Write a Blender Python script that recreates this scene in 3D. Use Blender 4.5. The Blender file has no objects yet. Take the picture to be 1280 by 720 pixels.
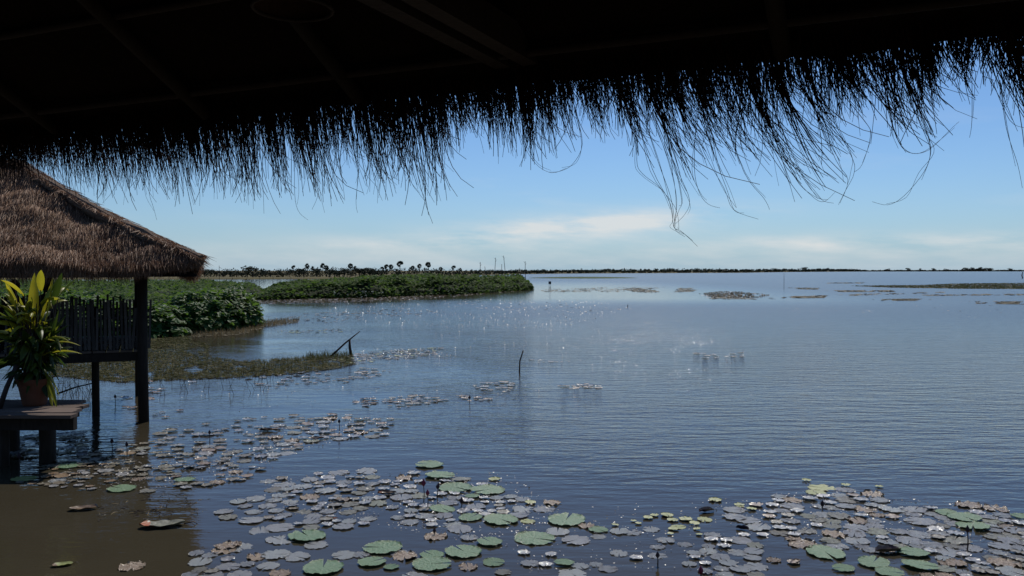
import bpy, math, random
from mathutils import Vector, Matrix, noise as mn
random.seed(11)
R = math.radians
rnd, uni, gau = random.random, random.uniform, random.gauss
SC = bpy.context.scene
C = SC.collection
# ------------------------------------------------------------------ camera geometry (metres; water surface z=0, view along +Y)
HC, F = 2.8, 1044.0
PITCH = math.atan((360 - 338) / F)
cp, sp = math.cos(PITCH), math.sin(PITCH)
def ray(px, py):
    x, zc = (px - 640) / F, -(py - 360) / F
    return Vector((x, cp + zc * sp, -sp + zc * cp))
def at(px, py, z=0.0):
    d = ray(px, py); t = (z - HC) / d.z
    return Vector((d.x * t, d.y * t, z))
def atd(px, py, D):
    d = ray(px, py); t = D / d.y
    return Vector((d.x * t, D, HC + d.z * t))
def flat(px, D): return Vector(((px - 640) / F * D, D, 0))
def nz(x, y, z=0.0): return mn.noise(Vector((x, y, z)))

# ------------------------------------------------------------------ builders
class MB:
    def __init__(s): s.v, s.f, s.t, s.m = [], [], [], []
    def face(s, pts, tint=None, m=0):
        b = len(s.v); s.v.extend([tuple(p) for p in pts]); s.f.append(tuple(range(b, b + len(pts))))
        s.t.append(rnd() if tint is None else tint); s.m.append(m)
    def mesh(s, vs, fs, tint=None, m=0):
        b = len(s.v); t = rnd() if tint is None else tint
        s.v.extend([tuple(p) for p in vs])
        for f in fs: s.f.append(tuple(i + b for i in f)); s.t.append(t); s.m.append(m)
    def box(s, c, size, rot=None, tint=None, m=0, taper=1.0):
        hx, hy, hz = size[0] / 2, size[1] / 2, size[2] / 2
        vs = []
        for z in (-1, 1):
            k = taper if z > 0 else 1
            for x, y in ((-1, -1), (1, -1), (1, 1), (-1, 1)):
                p = Vector((x * hx * k, y * hy * k, z * hz))
                if rot is not None: p = rot @ p
                vs.append(p + Vector(c))
        s.mesh(vs, [(3, 2, 1, 0), (4, 5, 6, 7), (0, 1, 5, 4), (1, 2, 6, 5), (2, 3, 7, 6), (3, 0, 4, 7)], tint, m)
    def tube(s, pts, rads, n=6, tint=None, m=0, cap=True):
        pts = [Vector(p) for p in pts]; k = len(pts); vs, fs = [], []
        d0 = (pts[-1] - pts[0]); ref = Vector((0, 0, 1)) if abs(d0.normalized().z) < 0.8 else Vector((1, 0.13, 0))
        for i, p in enumerate(pts):
            d = (pts[min(i + 1, k - 1)] - pts[max(i - 1, 0)]).normalized()
            a = d.cross(ref).normalized(); b2 = a.cross(d)
            r = rads[i] if isinstance(rads, (list, tuple)) else rads
            for j in range(n):
                q = 2 * math.pi * j / n
                vs.append(p + a * (math.cos(q) * r) + b2 * (math.sin(q) * r))
        for i in range(k - 1):
            for j in range(n):
                fs.append((i * n + j, i * n + (j + 1) % n, (i + 1) * n + (j + 1) % n, (i + 1) * n + j))
        if cap: fs.append(tuple(range(n))[::-1]); fs.append(tuple((k - 1) * n + j for j in range(n)))
        s.mesh(vs, fs, tint, m)
    def blade(s, p, d, L, w, tint=None, m=0, droop=0.0):
        d = Vector(d).normalized(); side = d.cross(Vector((gau(0, 1), gau(0, 1), gau(0, .4)))).normalized() * (w / 2)
        mid = p + d * (L * .55); tip = p + d * L + Vector((0, 0, -droop * L))
        s.mesh([p - side, p + side, mid + side * .8, mid - side * .8, tip], [(0, 1, 2, 3), (3, 2, 4)], tint, m)
    def build(s, name, mats, parent=None, smooth=False, loc=None):
        me = bpy.data.meshes.new(name); me.from_pydata(s.v, [], s.f)
        for mm in (mats if isinstance(mats, (list, tuple)) else [mats]): me.materials.append(mm)
        if s.f:
            a = me.attributes.new('tint', 'FLOAT', 'FACE'); a.data.foreach_set('value', s.t)
            me.polygons.foreach_set('material_index', s.m)
            if smooth: me.polygons.foreach_set('use_smooth', [True] * len(s.f))
        me.update()
        o = bpy.data.objects.new(name, me); C.objects.link(o)
        if parent: o.parent = parent
        if loc is not None: o.location = loc
        return o
def tag(o, label=None, cat=None, group=None, kind=None):
    for k, v in (('label', label), ('category', cat), ('group', group), ('kind', kind)):
        if v: o[k] = v
    return o
def empty(name, loc, label, cat, group=None, rz=0.0):
    o = bpy.data.objects.new(name, None); C.objects.link(o); o.location = loc; o.rotation_euler = (0, 0, rz)
    o.empty_display_size = .1
    return tag(o, label, cat, group)
def copy_tree(o, parent=None):
    c = o.copy(); C.objects.link(c)
    if parent: c.parent = parent
    for ch in list(o.children): copy_tree(ch, c)
    return c

# ------------------------------------------------------------------ materials
def newmat(name):
    m = bpy.data.materials.new(name); m.use_nodes = True
    nt = m.node_tree; b = nt.nodes['Principled BSDF']
    return m, nt, b
def N(nt, t, **k):
    n = nt.nodes.new(t)
    for a, v in k.items(): setattr(n, a, v)
    return n
def ramp(nt, fac, stops):
    r = N(nt, 'ShaderNodeValToRGB'); e = r.color_ramp.elements
    while len(e) < len(stops): e.new(.5)
    for el, (p, c) in zip(e, stops): el.position = p; el.color = (*c, 1) if len(c) == 3 else c
    nt.links.new(fac, r.inputs[0]); return r.outputs[0]
def noise(nt, scale, detail=4, vec=None, rough=.55, stretch=None, coord='Object'):
    tc = N(nt, 'ShaderNodeTexCoord'); out = vec or tc.outputs[coord]
    if stretch:
        mp = N(nt, 'ShaderNodeMapping'); mp.inputs['Scale'].default_value = stretch
        nt.links.new(out, mp.inputs[0]); out = mp.outputs[0]
    n = N(nt, 'ShaderNodeTexNoise'); n.inputs['Scale'].default_value = scale
    n.inputs['Detail'].default_value = detail; n.inputs['Roughness'].default_value = rough
    nt.links.new(out, n.inputs['Vector']); return n.outputs['Fac']
def math_(nt, op, a, b=None, clamp=False):
    n = N(nt, 'ShaderNodeMath', operation=op, use_clamp=clamp)
    for i, x in enumerate((a, b)):
        if x is None: continue
        if isinstance(x, (int, float)): n.inputs[i].default_value = x
        else: nt.links.new(x, n.inputs[i])
    return n.outputs[0]
def tinted(name, stops, rough=.6, spec=.4, nscale=6, nmix=.45, bump=0.0, bscale=30, stretch=None, transl=0.0, tcol=None, coat=0.0, rand=0.0, coord='Object', veins=0.0):
    """colour from per-face tint + noise (+ per-object random); optional bump and light passing through"""
    m, nt, b = newmat(name)
    at_ = N(nt, 'ShaderNodeAttribute', attribute_name='tint')
    n1 = noise(nt, nscale, 5, stretch=stretch, coord=coord)
    f = math_(nt, 'ADD', math_(nt, 'MULTIPLY', at_.outputs['Fac'], 1 - nmix), math_(nt, 'MULTIPLY', math_(nt, 'ADD', math_(nt, 'MULTIPLY', math_(nt, 'SUBTRACT', n1, .5), 2.2), .5, True), nmix))
    if rand:
        oi = N(nt, 'ShaderNodeObjectInfo')
        f = math_(nt, 'ADD', math_(nt, 'MULTIPLY', f, 1 - rand), math_(nt, 'MULTIPLY', oi.outputs['Random'], rand))
    col = ramp(nt, f, stops)
    if veins:                                     # radiating veins, brown spots and a withered rim
        tcv = N(nt, 'ShaderNodeTexCoord'); sv = N(nt, 'ShaderNodeSeparateXYZ'); nt.links.new(tcv.outputs['Object'], sv.inputs[0])
        ang = math_(nt, 'ARCTAN2', sv.outputs[1], sv.outputs[0]); ln = N(nt, 'ShaderNodeVectorMath', operation='LENGTH'); nt.links.new(tcv.outputs['Object'], ln.inputs[0])
        vn = math_(nt, 'POWER', math_(nt, 'ABSOLUTE', math_(nt, 'COSINE', math_(nt, 'MULTIPLY', ang, 8.0))), 14.0)
        sp_ = noise(nt, 5.5, 3, None, .6); sp2 = math_(nt, 'MULTIPLY', math_(nt, 'SUBTRACT', sp_, .60), 9.0, True)
        rim = math_(nt, 'MULTIPLY', math_(nt, 'SUBTRACT', math_(nt, 'ADD', ln.outputs['Value'], math_(nt, 'MULTIPLY', math_(nt, 'SUBTRACT', sp_, .5), .5)), .90), 6.0, True)
        for fac, c in ((math_(nt, 'MULTIPLY', vn, .28 * veins), (.30, .33, .20)), (math_(nt, 'MULTIPLY', sp2, .75 * veins), (.10, .06, .025)), (math_(nt, 'MULTIPLY', rim, .8 * veins), (.13, .085, .04))):
            k = N(nt, 'ShaderNodeMix', data_type='RGBA'); nt.links.new(fac, k.inputs[0]); nt.links.new(col, k.inputs[6]); k.inputs[7].default_value = (*c, 1); col = k.outputs[2]
    nt.links.new(col, b.inputs['Base Color'])
    b.inputs['Roughness'].default_value = rough; b.inputs['Specular IOR Level'].default_value = spec
    if coat: b.inputs['Coat Weight'].default_value = coat; b.inputs['Coat Roughness'].default_value = .12
    if bump:
        bp = N(nt, 'ShaderNodeBump'); bp.inputs['Strength'].default_value = 1; bp.inputs['Distance'].default_value = bump
        nt.links.new(noise(nt, bscale, 5, stretch=stretch, coord=coord), bp.inputs['Height']); nt.links.new(bp.outputs[0], b.inputs['Normal'])
        if coat: nt.links.new(bp.outputs[0], b.inputs['Coat Normal'])
    if transl:
        tr = N(nt, 'ShaderNodeBsdfTranslucent'); mx = N(nt, 'ShaderNodeMixShader'); mx.inputs[0].default_value = transl
        if tcol: tr.inputs[0].default_value = (*tcol, 1)
        else: nt.links.new(col, tr.inputs[0])
        nt.links.new(b.outputs[0], mx.inputs[1]); nt.links.new(tr.outputs[0], mx.inputs[2])
        nt.links.new(mx.outputs[0], nt.nodes['Material Output'].inputs[0])
    return m
M = {}
M['thatch_dark'] = tinted('shade dark thatch', [(0, (.010, .006, .004)), (1, (.035, .022, .014))], .9, .1, 3, .4, .02, 18, (6, 6, 1))  # near-black base colour puts the shade under the roofs into the thatch
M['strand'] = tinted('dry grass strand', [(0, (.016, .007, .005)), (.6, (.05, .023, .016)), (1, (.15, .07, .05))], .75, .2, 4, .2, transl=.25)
M['thatch'] = tinted('weathered thatch', [(0, (.08, .05, .034)), (.5, (.19, .13, .088)), (1, (.34, .25, .175))], .85, .15, 1.3, .4, .05, 9, (5, 1.2, 3))
M['thatch_blade'] = tinted('thatch straw', [(0, (.075, .036, .021)), (.55, (.30, .165, .092)), (1, (.66, .46, .30))], .65, .3, .9, .45, transl=.22)
M['pole'] = tinted('dark pole wood', [(0, (.013, .010, .008)), (1, (.042, .032, .025))], .8, .2, 8, .6, .006, 14, (3, 3, .6))
M['beam'] = tinted('ceiling beam wood', [(0, (.030, .023, .020)), (1, (.062, .047, .040))], .8, .2, 8, .6, .004, 14, (3, 3, .6))
M['picket'] = tinted('weathered picket', [(0, (.025, .021, .019)), (1, (.13, .115, .105))], .8, .2, 6, .4, .004, 20, (4, 4, .7))
M['plank'] = tinted('grey brown plank', [(0, (.065, .046, .036)), (1, (.17, .125, .10))], .85, .2, 5, .5, .006, 12, (1, 6, 6))
M['terra'] = tinted('terracotta', [(0, (.10, .04, .022)), (1, (.18, .07, .04))], .8, .2, 7, .7, .003, 40)
M['soil'] = tinted('soil', [(0, (.02, .014, .01)), (1, (.05, .035, .02))], 1, .1, 20, .8, .01, 50)
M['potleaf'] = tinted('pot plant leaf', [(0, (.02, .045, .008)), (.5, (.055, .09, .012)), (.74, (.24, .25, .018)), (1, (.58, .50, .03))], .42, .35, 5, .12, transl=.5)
M['lotus'] = tinted('bank leaf', [(0, (.018, .05, .011)), (.55, (.045, .10, .022)), (.9, (.09, .13, .03)), (1, (.22, .15, .03))], .55, .2, 3, .2, transl=.34, tcol=(.15, .27, .04))
M['lotus_far'] = tinted('far bank leaf', [(0, (.022, .048, .009)), (.6, (.06, .105, .02)), (1, (.13, .15, .035))], .7, .1, .5, .35, transl=.3, tcol=(.14, .24, .04))
M['under'] = tinted('stems and dark core', [(0, (.010, .016, .006)), (1, (.03, .038, .014))], .9, .1, 2, .6, .1, 4)  # stems, plus dark fill added inside the leaf banks to block light
M['marsh'] = tinted('marsh grass blade', [(0, (.055, .05, .018)), (.5, (.11, .10, .034)), (.8, (.11, .14, .036)), (1, (.26, .20, .09))], .8, .08, .4, .35, transl=.25)
M['dry'] = tinted('dry sedge blade', [(0, (.10, .07, .034)), (.5, (.23, .165, .075)), (1, (.40, .31, .17))], .7, .3, .3, .4, transl=.2)
M['mat'] = tinted('matted weed', [(0, (.04, .034, .014)), (.55, (.10, .08, .034)), (1, (.19, .15, .075))], .7, .3, 1.2, .8, .03, 12)
M['bed'] = tinted('floating grass bed', [(0, (.032, .029, .010)), (.55, (.07, .062, .022)), (1, (.12, .10, .042))], .85, .1, 1.2, .8, .02, 12)
M['shore'] = tinted('grassy shore', [(0, (.06, .055, .025)), (.5, (.12, .10, .045)), (1, (.19, .15, .08))], .95, .1, .02, .8, stretch=(.4, 2, 1))
M['tree'] = tinted('far tree leaves', [(0, (.008, .014, .008)), (1, (.04, .055, .026))], .8, .15, .3, .4)
M['bark'] = tinted('bark', [(0, (.03, .022, .018)), (1, (.07, .055, .045))], .9, .1, 3, .6)
M['stake'] = tinted('wet stake', [(0, (.012, .009, .008)), (1, (.05, .035, .028))], .7, .3, 9, .6, .003, 30)
M['bud_red'] = tinted('crimson bud', [(0, (.14, .008, .03)), (1, (.30, .02, .07))], .5, .4, 30, .6)
M['bud_dark'] = tinted('dark bud', [(0, (.018, .010, .012)), (1, (.05, .018, .025))], .6, .4, 30, .6)
M['stalk'] = tinted('lily stalk', [(0, (.02, .012, .012)), (1, (.06, .03, .02))], .5, .4, 20, .6)
M['skin'] = tinted('skin', [(0, (.16, .09, .06)), (1, (.22, .13, .09))], .6, .3, 10, .7)
M['shirt'] = tinted('dark cloth', [(0, (.01, .011, .018)), (1, (.025, .025, .04))], .9, .1, 12, .7)
M['hair'] = tinted('black hair', [(0, (.006, .005, .005)), (1, (.014, .012, .011))], .6, .3, 40, .7)
M['cloth_grey'] = tinted('trouser cloth', [(0, (.02, .02, .025)), (1, (.04, .04, .045))], .9, .1, 12, .7)
M['wicker'] = tinted('woven shade', [(0, (.05, .028, .018)), (1, (.12, .07, .045))], .8, .2, 30, .7, .004, 60)
M['black'] = tinted('black board', [(0, (.01, .01, .012)), (1, (.022, .022, .026))], .7, .3, 6, .6)
# lily pads: one material a look
M['green'] = tinted('green pad', [(0, (.055, .12, .045)), (.5, (.085, .165, .07)), (1, (.12, .19, .085))], .5, .35, 3, .5, .02, 6, rand=.35, transl=.06, veins=.7, coat=.08)
M['silver'] = tinted('wet grey pad', [(0, (.13, .118, .122)), (.4, (.21, .205, .205)), (.75, (.28, .285, .265)), (1, (.32, .33, .25))], .40, .45, 3, .5, .028, 9, rand=.5, coat=.4, veins=.22)
M['olive'] = tinted('olive pad', [(0, (.10, .078, .066)), (.5, (.155, .145, .105)), (1, (.21, .22, .14))], .45, .4, 3, .5, .026, 8, rand=.6, coat=.2, veins=.5)
M['yellow'] = tinted('yellow green pad', [(0, (.16, .19, .05)), (.6, (.26, .27, .09)), (1, (.34, .31, .15))], .5, .4, 3, .5, .012, 5, rand=.5)
M['tan'] = tinted('withered pad', [(0, (.07, .04, .02)), (.5, (.20, .13, .07)), (1, (.40, .30, .19))], .4, .5, 4, .6, .03, 5, rand=.3, coat=.2)
M['rust'] = tinted('orange leaf underside', [(0, (.22, .045, .012)), (1, (.40, .10, .02))], .5, .4, 5, .6)
M['glint'] = tinted('sun glint fleck', [(0, (.05, .04, .04)), (1, (.16, .14, .12))], .45, .6, 3, .4)  # glossy flecks added to stand in for sun sparkle

def water_mat():
    m, nt, b = newmat('lake water')
    L = nt.links.new
    tc = N(nt, 'ShaderNodeTexCoord'); P = tc.outputs['Object']
    big = noise(nt, .045, 3, P, stretch=(1, .55, 1))
    b.inputs['IOR'].default_value = 1.333
    L(ramp(nt, noise(nt, .35, 4, P), [(.3, (.040, .033, .020)), (.7, (.052, .044, .028))]), b.inputs['Base Color'])
    b.inputs['Roughness'].default_value = .045
    sx = N(nt, 'ShaderNodeSeparateXYZ'); L(P, sx.inputs[0])
    # wind ripples: calmer among the plants on the left and in slack bands
    g = math_(nt, 'MULTIPLY', math_(nt, 'ADD', sx.outputs[0], 9.0), .045)
    yy = math_(nt, 'MULTIPLY', sx.outputs[1], .0085)
    g = math_(nt, 'ADD', math_(nt, 'ADD', g, yy), math_(nt, 'MULTIPLY', math_(nt, 'SUBTRACT', big, .5), 2.6))
    g = math_(nt, 'ADD', g, math_(nt, 'MULTIPLY', math_(nt, 'SUBTRACT', noise(nt, .25, 3, P), .5), .8))
    amp = math_(nt, 'ADD', math_(nt, 'MULTIPLY', math_(nt, 'MINIMUM', math_(nt, 'MAXIMUM', g, 0.0), 1.0), .9), .12)
    def mr(x, a0, a1, b0, b1):
        n = N(nt, 'ShaderNodeMapRange', interpolation_type='SMOOTHSTEP'); n.clamp = True
        for k, v in zip(('From Min', 'From Max', 'To Min', 'To Max'), (a0, a1, b0, b1)): n.inputs[k].default_value = v
        L(x, n.inputs['Value']); return n.outputs[0]
    amp = math_(nt, 'MULTIPLY', amp, mr(sx.outputs[1], 9.5, 13.5, .35, 1))
    lee = math_(nt, 'MULTIPLY', math_(nt, 'MULTIPLY', mr(sx.outputs[1], 60, 85, 0, 1), mr(sx.outputs[1], 110, 260, 1, 0)), mr(sx.outputs[0], 12, 45, 1, 0))
    amp = math_(nt, 'MULTIPLY', amp, math_(nt, 'SUBTRACT', 1.0, math_(nt, 'MULTIPLY', lee, .8)))
    L(math_(nt, 'ADD', math_(nt, 'MULTIPLY', amp, mr(sx.outputs[1], 12, 60, 0, .17)), .05), b.inputs['Roughness'])
    amp = math_(nt, 'MULTIPLY', amp, mr(sx.outputs[1], 14, 90, 1, .55))
    b.inputs['Specular IOR Level'].default_value = .5
    n1 = noise(nt, 1.0, 2, P, .5, (1.0, 4.2, 1))
    n2 = noise(nt, 1.0, 3, P, .6, (3.2, 7.5, 1))
    n3 = noise(nt, 1.0, 1, P, .5, (.28, 1.1, 1))
    h = math_(nt, 'ADD', math_(nt, 'ADD', math_(nt, 'MULTIPLY', n1, .056), math_(nt, 'MULTIPLY', n2, .042)), math_(nt, 'MULTIPLY', n3, .034))
    h = math_(nt, 'MULTIPLY', h, amp)
    bp = N(nt, 'ShaderNodeBump'); bp.inputs['Strength'].default_value = 1; bp.inputs['Distance'].default_value = 1.0
    L(h, bp.inputs['Height']); L(bp.outputs[0], b.inputs['Normal'])
    return m
M['water'] = water_mat()

# ------------------------------------------------------------------ setting: water, far shore
w = MB(); w.face([(-6000, -60, 0), (6000, -60, 0), (6000, 9000, 0), (-6000, 9000, 0)], .5)
tag(w.build('water', M['water']), kind='structure')

SHORE = [(-400, 250), (185, 256), (300, 264), (400, 274), (480, 290), (560, 340), (640, 600), (720, 740), (830, 860), (930, 980), (1000, 1500), (1100, 2100), (1290, 2300), (1700, 2300)]
def shore_d(px):
    for (a, da), (b_, db) in zip(SHORE, SHORE[1:]):
        if a <= px <= b_: return da + (db - da) * (px - a) / (b_ - a)
    return SHORE[-1][1]
s = MB(); rows = []
for i in range(141):
    px = -400 + i * 15; d0 = shore_d(px) * (1 + .03 * nz(px * .05, 3))
    rows.append([flat(px, d0) + Vector((0, 0, -.2)), flat(px, d0 * 1.002) + Vector((0, 0, .12)), flat(px, d0 * 1.25) + Vector((0, 0, .16 + .05 * nz(px * .1, 9))), flat(px, d0 * 2.2) + Vector((0, 0, .2)), flat(px, 8500) + Vector((0, 0, .4))])
vs = [p for r in rows for p in r]
s.mesh(vs, [(i * 5 + j, i * 5 + 5 + j, i * 5 + 6 + j, i * 5 + 1 + j) for i in range(140) for j in range(4)], .5)
tag(s.build('far_shore', M['shore'], smooth=True), kind='structure')
def strip(name, pxs, d0, d1, mat_, z=.25, label=None, cat=None):
    s = MB(); n = len(pxs); vs = []
    for i, px in enumerate(pxs):
        e = math.sin(math.pi * i / (n - 1)) ** .6
        mid = (d0 + d1) / 2; hw = (d1 - d0) / 2 * e * (1 + .25 * nz(px * .13, d0))
        vs += [flat(px, mid - hw) + Vector((0, 0, -.1)), flat(px, mid - hw * .8) + Vector((0, 0, z * e)), flat(px, mid + hw) + Vector((0, 0, z * e))]
    s.mesh(vs, [(i * 3 + j, i * 3 + 3 + j, i * 3 + 4 + j, i * 3 + 1 + j) for i in range(n - 1) for j in range(2)], .4)
    return s.build(name, mat_, smooth=True)
tag(strip('mud_flat', [660 + 6 * i for i in range(24)], 285, 330, M['lotus_far'], .3), kind='structure')

# ------------------------------------------------------------------ far trees
def clump_crown(b, cx, cy, cz, rx, ry, rz, n, size, m=0):
    for _ in range(n):
        while True:
            x, y, z = uni(-1, 1), uni(-1, 1), uni(-1, 1)
            if .15 < x * x + y * y + z * z < 1: break
        p = Vector((cx + x * rx, cy + y * ry, cz + z * rz)); q = Vector((gau(0, 1), gau(0, 1), gau(0, 1))).normalized()
        r = q.orthogonal().normalized(); u = q.cross(r); k = size * uni(.6, 1.3)
        b.face([p + r * k, p + u * k * .8, p - r * k * .9, p - u * k * .7], None, m)
def broad_proto():
    tr, cr = MB(), MB()
    h = 1.0; lean = uni(-.05, .05)
    tr.tube([(0, 0, -.02), (lean * .5, 0, .25), (lean, 0, .55)], [.04, .03, .015], 6)
    for k in range(4):
        a = k * 1.57 + uni(-.4, .4); tr.tube([(lean * .6, 0, .3), (lean + math.cos(a) * .22, math.sin(a) * .22, .6)], [.018, .008], 5)
    for k in range(random.choice((5, 6, 7))):
        a, q = uni(0, 6.28), uni(.05, .36)
        clump_crown(cr, lean + math.cos(a) * q, math.sin(a) * q, uni(.38, .82), uni(.16, .28), uni(.16, .28), uni(.10, .17), 46, .05)
    return tr, cr
def palm_proto():
    tr, cr = MB(), MB(); lean = uni(-.03, .03)
    tr.tube([(0, 0, -.02), (lean * .4, 0, .4), (lean, 0, .86)], [.022, .016, .016], 6)
    for k in range(26):
        a, e = uni(0, 6.28), uni(-1.2, 1.4)
        d = Vector((math.cos(a) * math.cos(e), math.sin(a) * math.cos(e), math.sin(e)))
        p = Vector((lean, 0, .86)) + d * .085
        cr.tube([(lean, 0, .86), p], [.004, .003], 3, .2)
        s_ = d.cross(Vector((gau(0, 1), gau(0, 1), gau(0, 1)))).normalized(); nrm = s_.cross(d)
        for f in range(7):                       # the fingers of a fan leaf
            an = (f - 3) * .38; dd = (d * math.cos(an) + s_ * math.sin(an) + nrm * uni(-.15, .15)).normalized(); sd = dd.cross(nrm).normalized() * .012
            cr.face([p, p + dd * .07 + sd * 2.2, p + dd * uni(.13, .18), p + dd * .07 - sd * 2.2])
    return tr, cr
protos = {'tree': [], 'palm': []}
def plant_tree(kind, px, D, H, label, group):
    global protos
    base = flat(px, D) + Vector((0, 0, .1)); L = protos[kind]
    if len(L) < 6:
        tr, cr = (broad_proto if kind == 'tree' else palm_proto)()
        r = empty('broad_tree' if kind == 'tree' else 'palm_tree', base, label, 'tree', group)
        tr.build('trunk', M['bark'], r); cr.build('crown', M['tree'], r); L.append(r)
    else:
        r = copy_tree(random.choice(L)); r.location = base; tag(r, label, None, group)
    sx = uni(1.2, 2.0) if kind == 'tree' else uni(.9, 1.1)
    r.scale = (H * sx, H * sx, H); r.rotation_euler = (0, 0, uni(0, 6.28))
    return r
def th(px, ytop, D): return (atd(px, ytop, D).z - .1) * 1.04
# sugar palms (px, crown top y)
PALMS = [(367, 334), (384, 333.5), (391, 335), (403, 333), (408, 333.5), (438, 333), (444, 334), (478, 334.5), (483, 334), (489, 333.2), (500, 330.5), (516, 333), (524, 333.5), (535, 332), (551, 336), (567, 334.5), (575, 336)]
pl = {500: 'sugar palm on the far shore standing tallest of the spaced palms', 535: 'tall sugar palm at the thin right end of the palm row', 367: 'ragged palm at the left end of the row of palms', 384: 'palm just right of the ragged palm that starts the row',
      567: 'lone palm behind the fish trap poles on the far shore'}
for i, (px, yt) in enumerate(PALMS):
    D = 345 + 12 * math.sin(px)
    g = 'sugar palms along the far shore'
    plant_tree('palm', px, D, th(px, yt - .8, D) * uni(.9, 1.16), pl.get(px, 'small dark sugar palm rising from the wood on the far left shore'), g)
BROAD = [(256, 337), (263, 336), (271, 337), (279, 336.5), (288, 337), (296, 337.5), (303, 338.5), (309, 337), (316, 332), (325, 337), (332, 336), (338, 337.5), (346, 338), (354, 339), (362, 336.5), (374, 335), (380, 336), (396, 335), (412, 334.5), (418, 335), (424, 335), (430, 334.5), (449, 333.5), (456, 333.5), (462, 333.5), (469, 334.5), (477, 337)]
bl = {316: 'dark broad tree standing out highest left of the palms on the far shore', 256: 'dark tree on the far shore right beside the thatched roof corner', 332: 'rounded tree right of the highest broad tree on the far shore', 362: 'narrow dark tree just left of the ragged first palm'}
for px, yt in BROAD:
    D = 318 + 22 * rnd()
    plant_tree('tree', px, D, th(px, yt, D), bl.get(px, 'low dark bushy tree in the row along the far left shore'), 'broad trees along the far left shore')
for px, yt in [(1007, 334.5), (1024, 336), (1033, 335.8), (1050, 336), (1066, 336.5), (1110, 336), (1134, 335.5), (1150, 336.3), (1166, 336), (1182, 336.4), (1207, 335), (1215, 334.6), (1224, 334.8), (1236, 334.6), (1262, 336), (968, 334.8)]:
    D = shore_d(px) * 1.02
    plant_tree('tree', px, D, max(3, th(px, yt - 1.2, D)), {1007: 'tree standing clear above the low wood right of centre on the horizon', 1262: 'last small tree at the right end of the horizon'}.get(px, 'tiny dark tree on the far right horizon'), 'tiny trees on the far right horizon')
# continuous woods that read as one mass
wd = MB()
px = 150.0
while px < 1290:
    D = 340 if px < 520 else max(340, shore_d(px) * 1.04)
    if px < 565: top = 337.6 - 1.9 * max(0, min(1, (px - 345) / 40)) * max(0, min(1, (560 - px) / 45)) + 1.2 * nz(px * .11, 1) + .8 * nz(px * .35, 6)
    elif px < 700: top = 338.2 + 1.2 * nz(px * .12, 1)
    elif px < 980: top = 336.8 + 1.3 * nz(px * .06, 4) + 1.0 * nz(px * .4, 4) + abs(px - 860) * .006
    elif px < 1075: top = 336.4 + .9 * nz(px * .3, 2) + (px - 980) * .012
    else: top = 338.3 + .7 * nz(px * .2, 2) - (1.6 if 1205 < px < 1242 else 0)
    H = max(1.2, atd(px, top - .6, D).z - .1); k = D / F
    for _ in range(5):
        clump_crown(wd, flat(px, D).x + uni(-2, 2) * k, D + uni(-8, 18), .1 + H * uni(.15, .88), 2.2 * k, 3, H * .3, 12, .9 * k)
    px += 2.4
tag(wd.build('treeline', M['tree']), 'dark low wood running along the whole far horizon', 'woods', kind='stuff')

# ------------------------------------------------------------------ leaf banks in the lake
def leaf(b, p, nrm, size, tint=None):
    n = (Vector(nrm)).normalized(); a = Vector((gau(0, 1), gau(0, 1), gau(0, 1))); d = (a - n * a.dot(n)).normalized(); s_ = n.cross(d)
    L, W = size, size * uni(.75, 1.0); c = n * (-.12 * size)
    pts = [p - d * L * .35, p - d * L * .5 + s_ * W * .3 + c, p + s_ * W * .5 + c, p + d * L * .35 + s_ * W * .32 + c, p + d * L * .55 + c * .5, p + d * L * .35 - s_ * W * .32 + c, p - s_ * W * .5 + c, p - d * L * .5 - s_ * W * .3 + c]
    b.mesh(pts, [(0, 1, 2, 3, 4), (0, 4, 5, 6, 7)], tint)
def dome(b, c, rx, ry, h, m=0):
    nu, nv = 28, 9; vs = []
    for j in range(nv + 1):
        e = j / nv * math.pi / 2
        for i in range(nu):
            a = 2 * math.pi * i / nu; k = 1 + .12 * nz(math.cos(a) * 2 + c[0], math.sin(a) * 2, e * 2)
            vs.append((c[0] + math.cos(a) * math.cos(e) ** .6 * rx * k, c[1] + math.sin(a) * math.cos(e) ** .6 * ry * k, h * math.sin(e) * k - .05))
    b.mesh(vs, [(j * nu + i, j * nu + (i + 1) % nu, (j + 1) * nu + (i + 1) % nu, (j + 1) * nu + i) for j in range(nv) for i in range(nu)], .4, m)
def mound(name, c, rx, ry, h, n, size, label, mats, yfrac=.0):
    b = MB(); dome(b, c, rx * .86, ry * .86, h * .86, 1)  # dark inner dome added to block light behind the leaves
    for _ in range(n):
        a = uni(0, 6.283); e = math.asin(rnd() ** .75) if rnd() < .9 else uni(0, .3)
        if math.sin(a) > .75 and e < .5: continue
        k = (1 + .16 * nz(math.cos(a) * 2.5 + c[0], math.sin(a) * 2.5, e * 2.5) + .10 * nz(math.cos(a) * 7, math.sin(a) * 7, e * 7 + c[0])) * uni(.88, 1.03)
        ce = math.cos(e) ** .6
        p = Vector((c[0] + math.cos(a) * ce * rx * k, c[1] + math.sin(a) * ce * ry * k, max(.06, h * math.sin(e) * k)))
        nrm = Vector((math.cos(a) * math.cos(e) / rx * h, math.sin(a) * math.cos(e) / ry * h, math.sin(e))).normalized() * .55 + Vector((0, 0, .75)) + Vector((gau(0, .38), gau(0, .38), gau(0, .25)))
        t = min(.93, max(0, gau(.45, .22)))
        if rnd() < .012: t = 1.0
        leaf(b, p, nrm, size * uni(.6, 1.25), t)
    for _ in range(30):
        a = uni(0, 6.28); p = Vector((c[0] + math.cos(a) * rx * uni(.3, .95), c[1] + math.sin(a) * ry * uni(.3, .95), h * uni(.2, .7)))
        b.tube([p, p + Vector((gau(0, .1), gau(0, .1), h * uni(.3, .45)))], [.012, .005], 3, .3, 1)
    o = b.build(name, mats); return tag(o, label, 'plants', kind='stuff')
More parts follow.
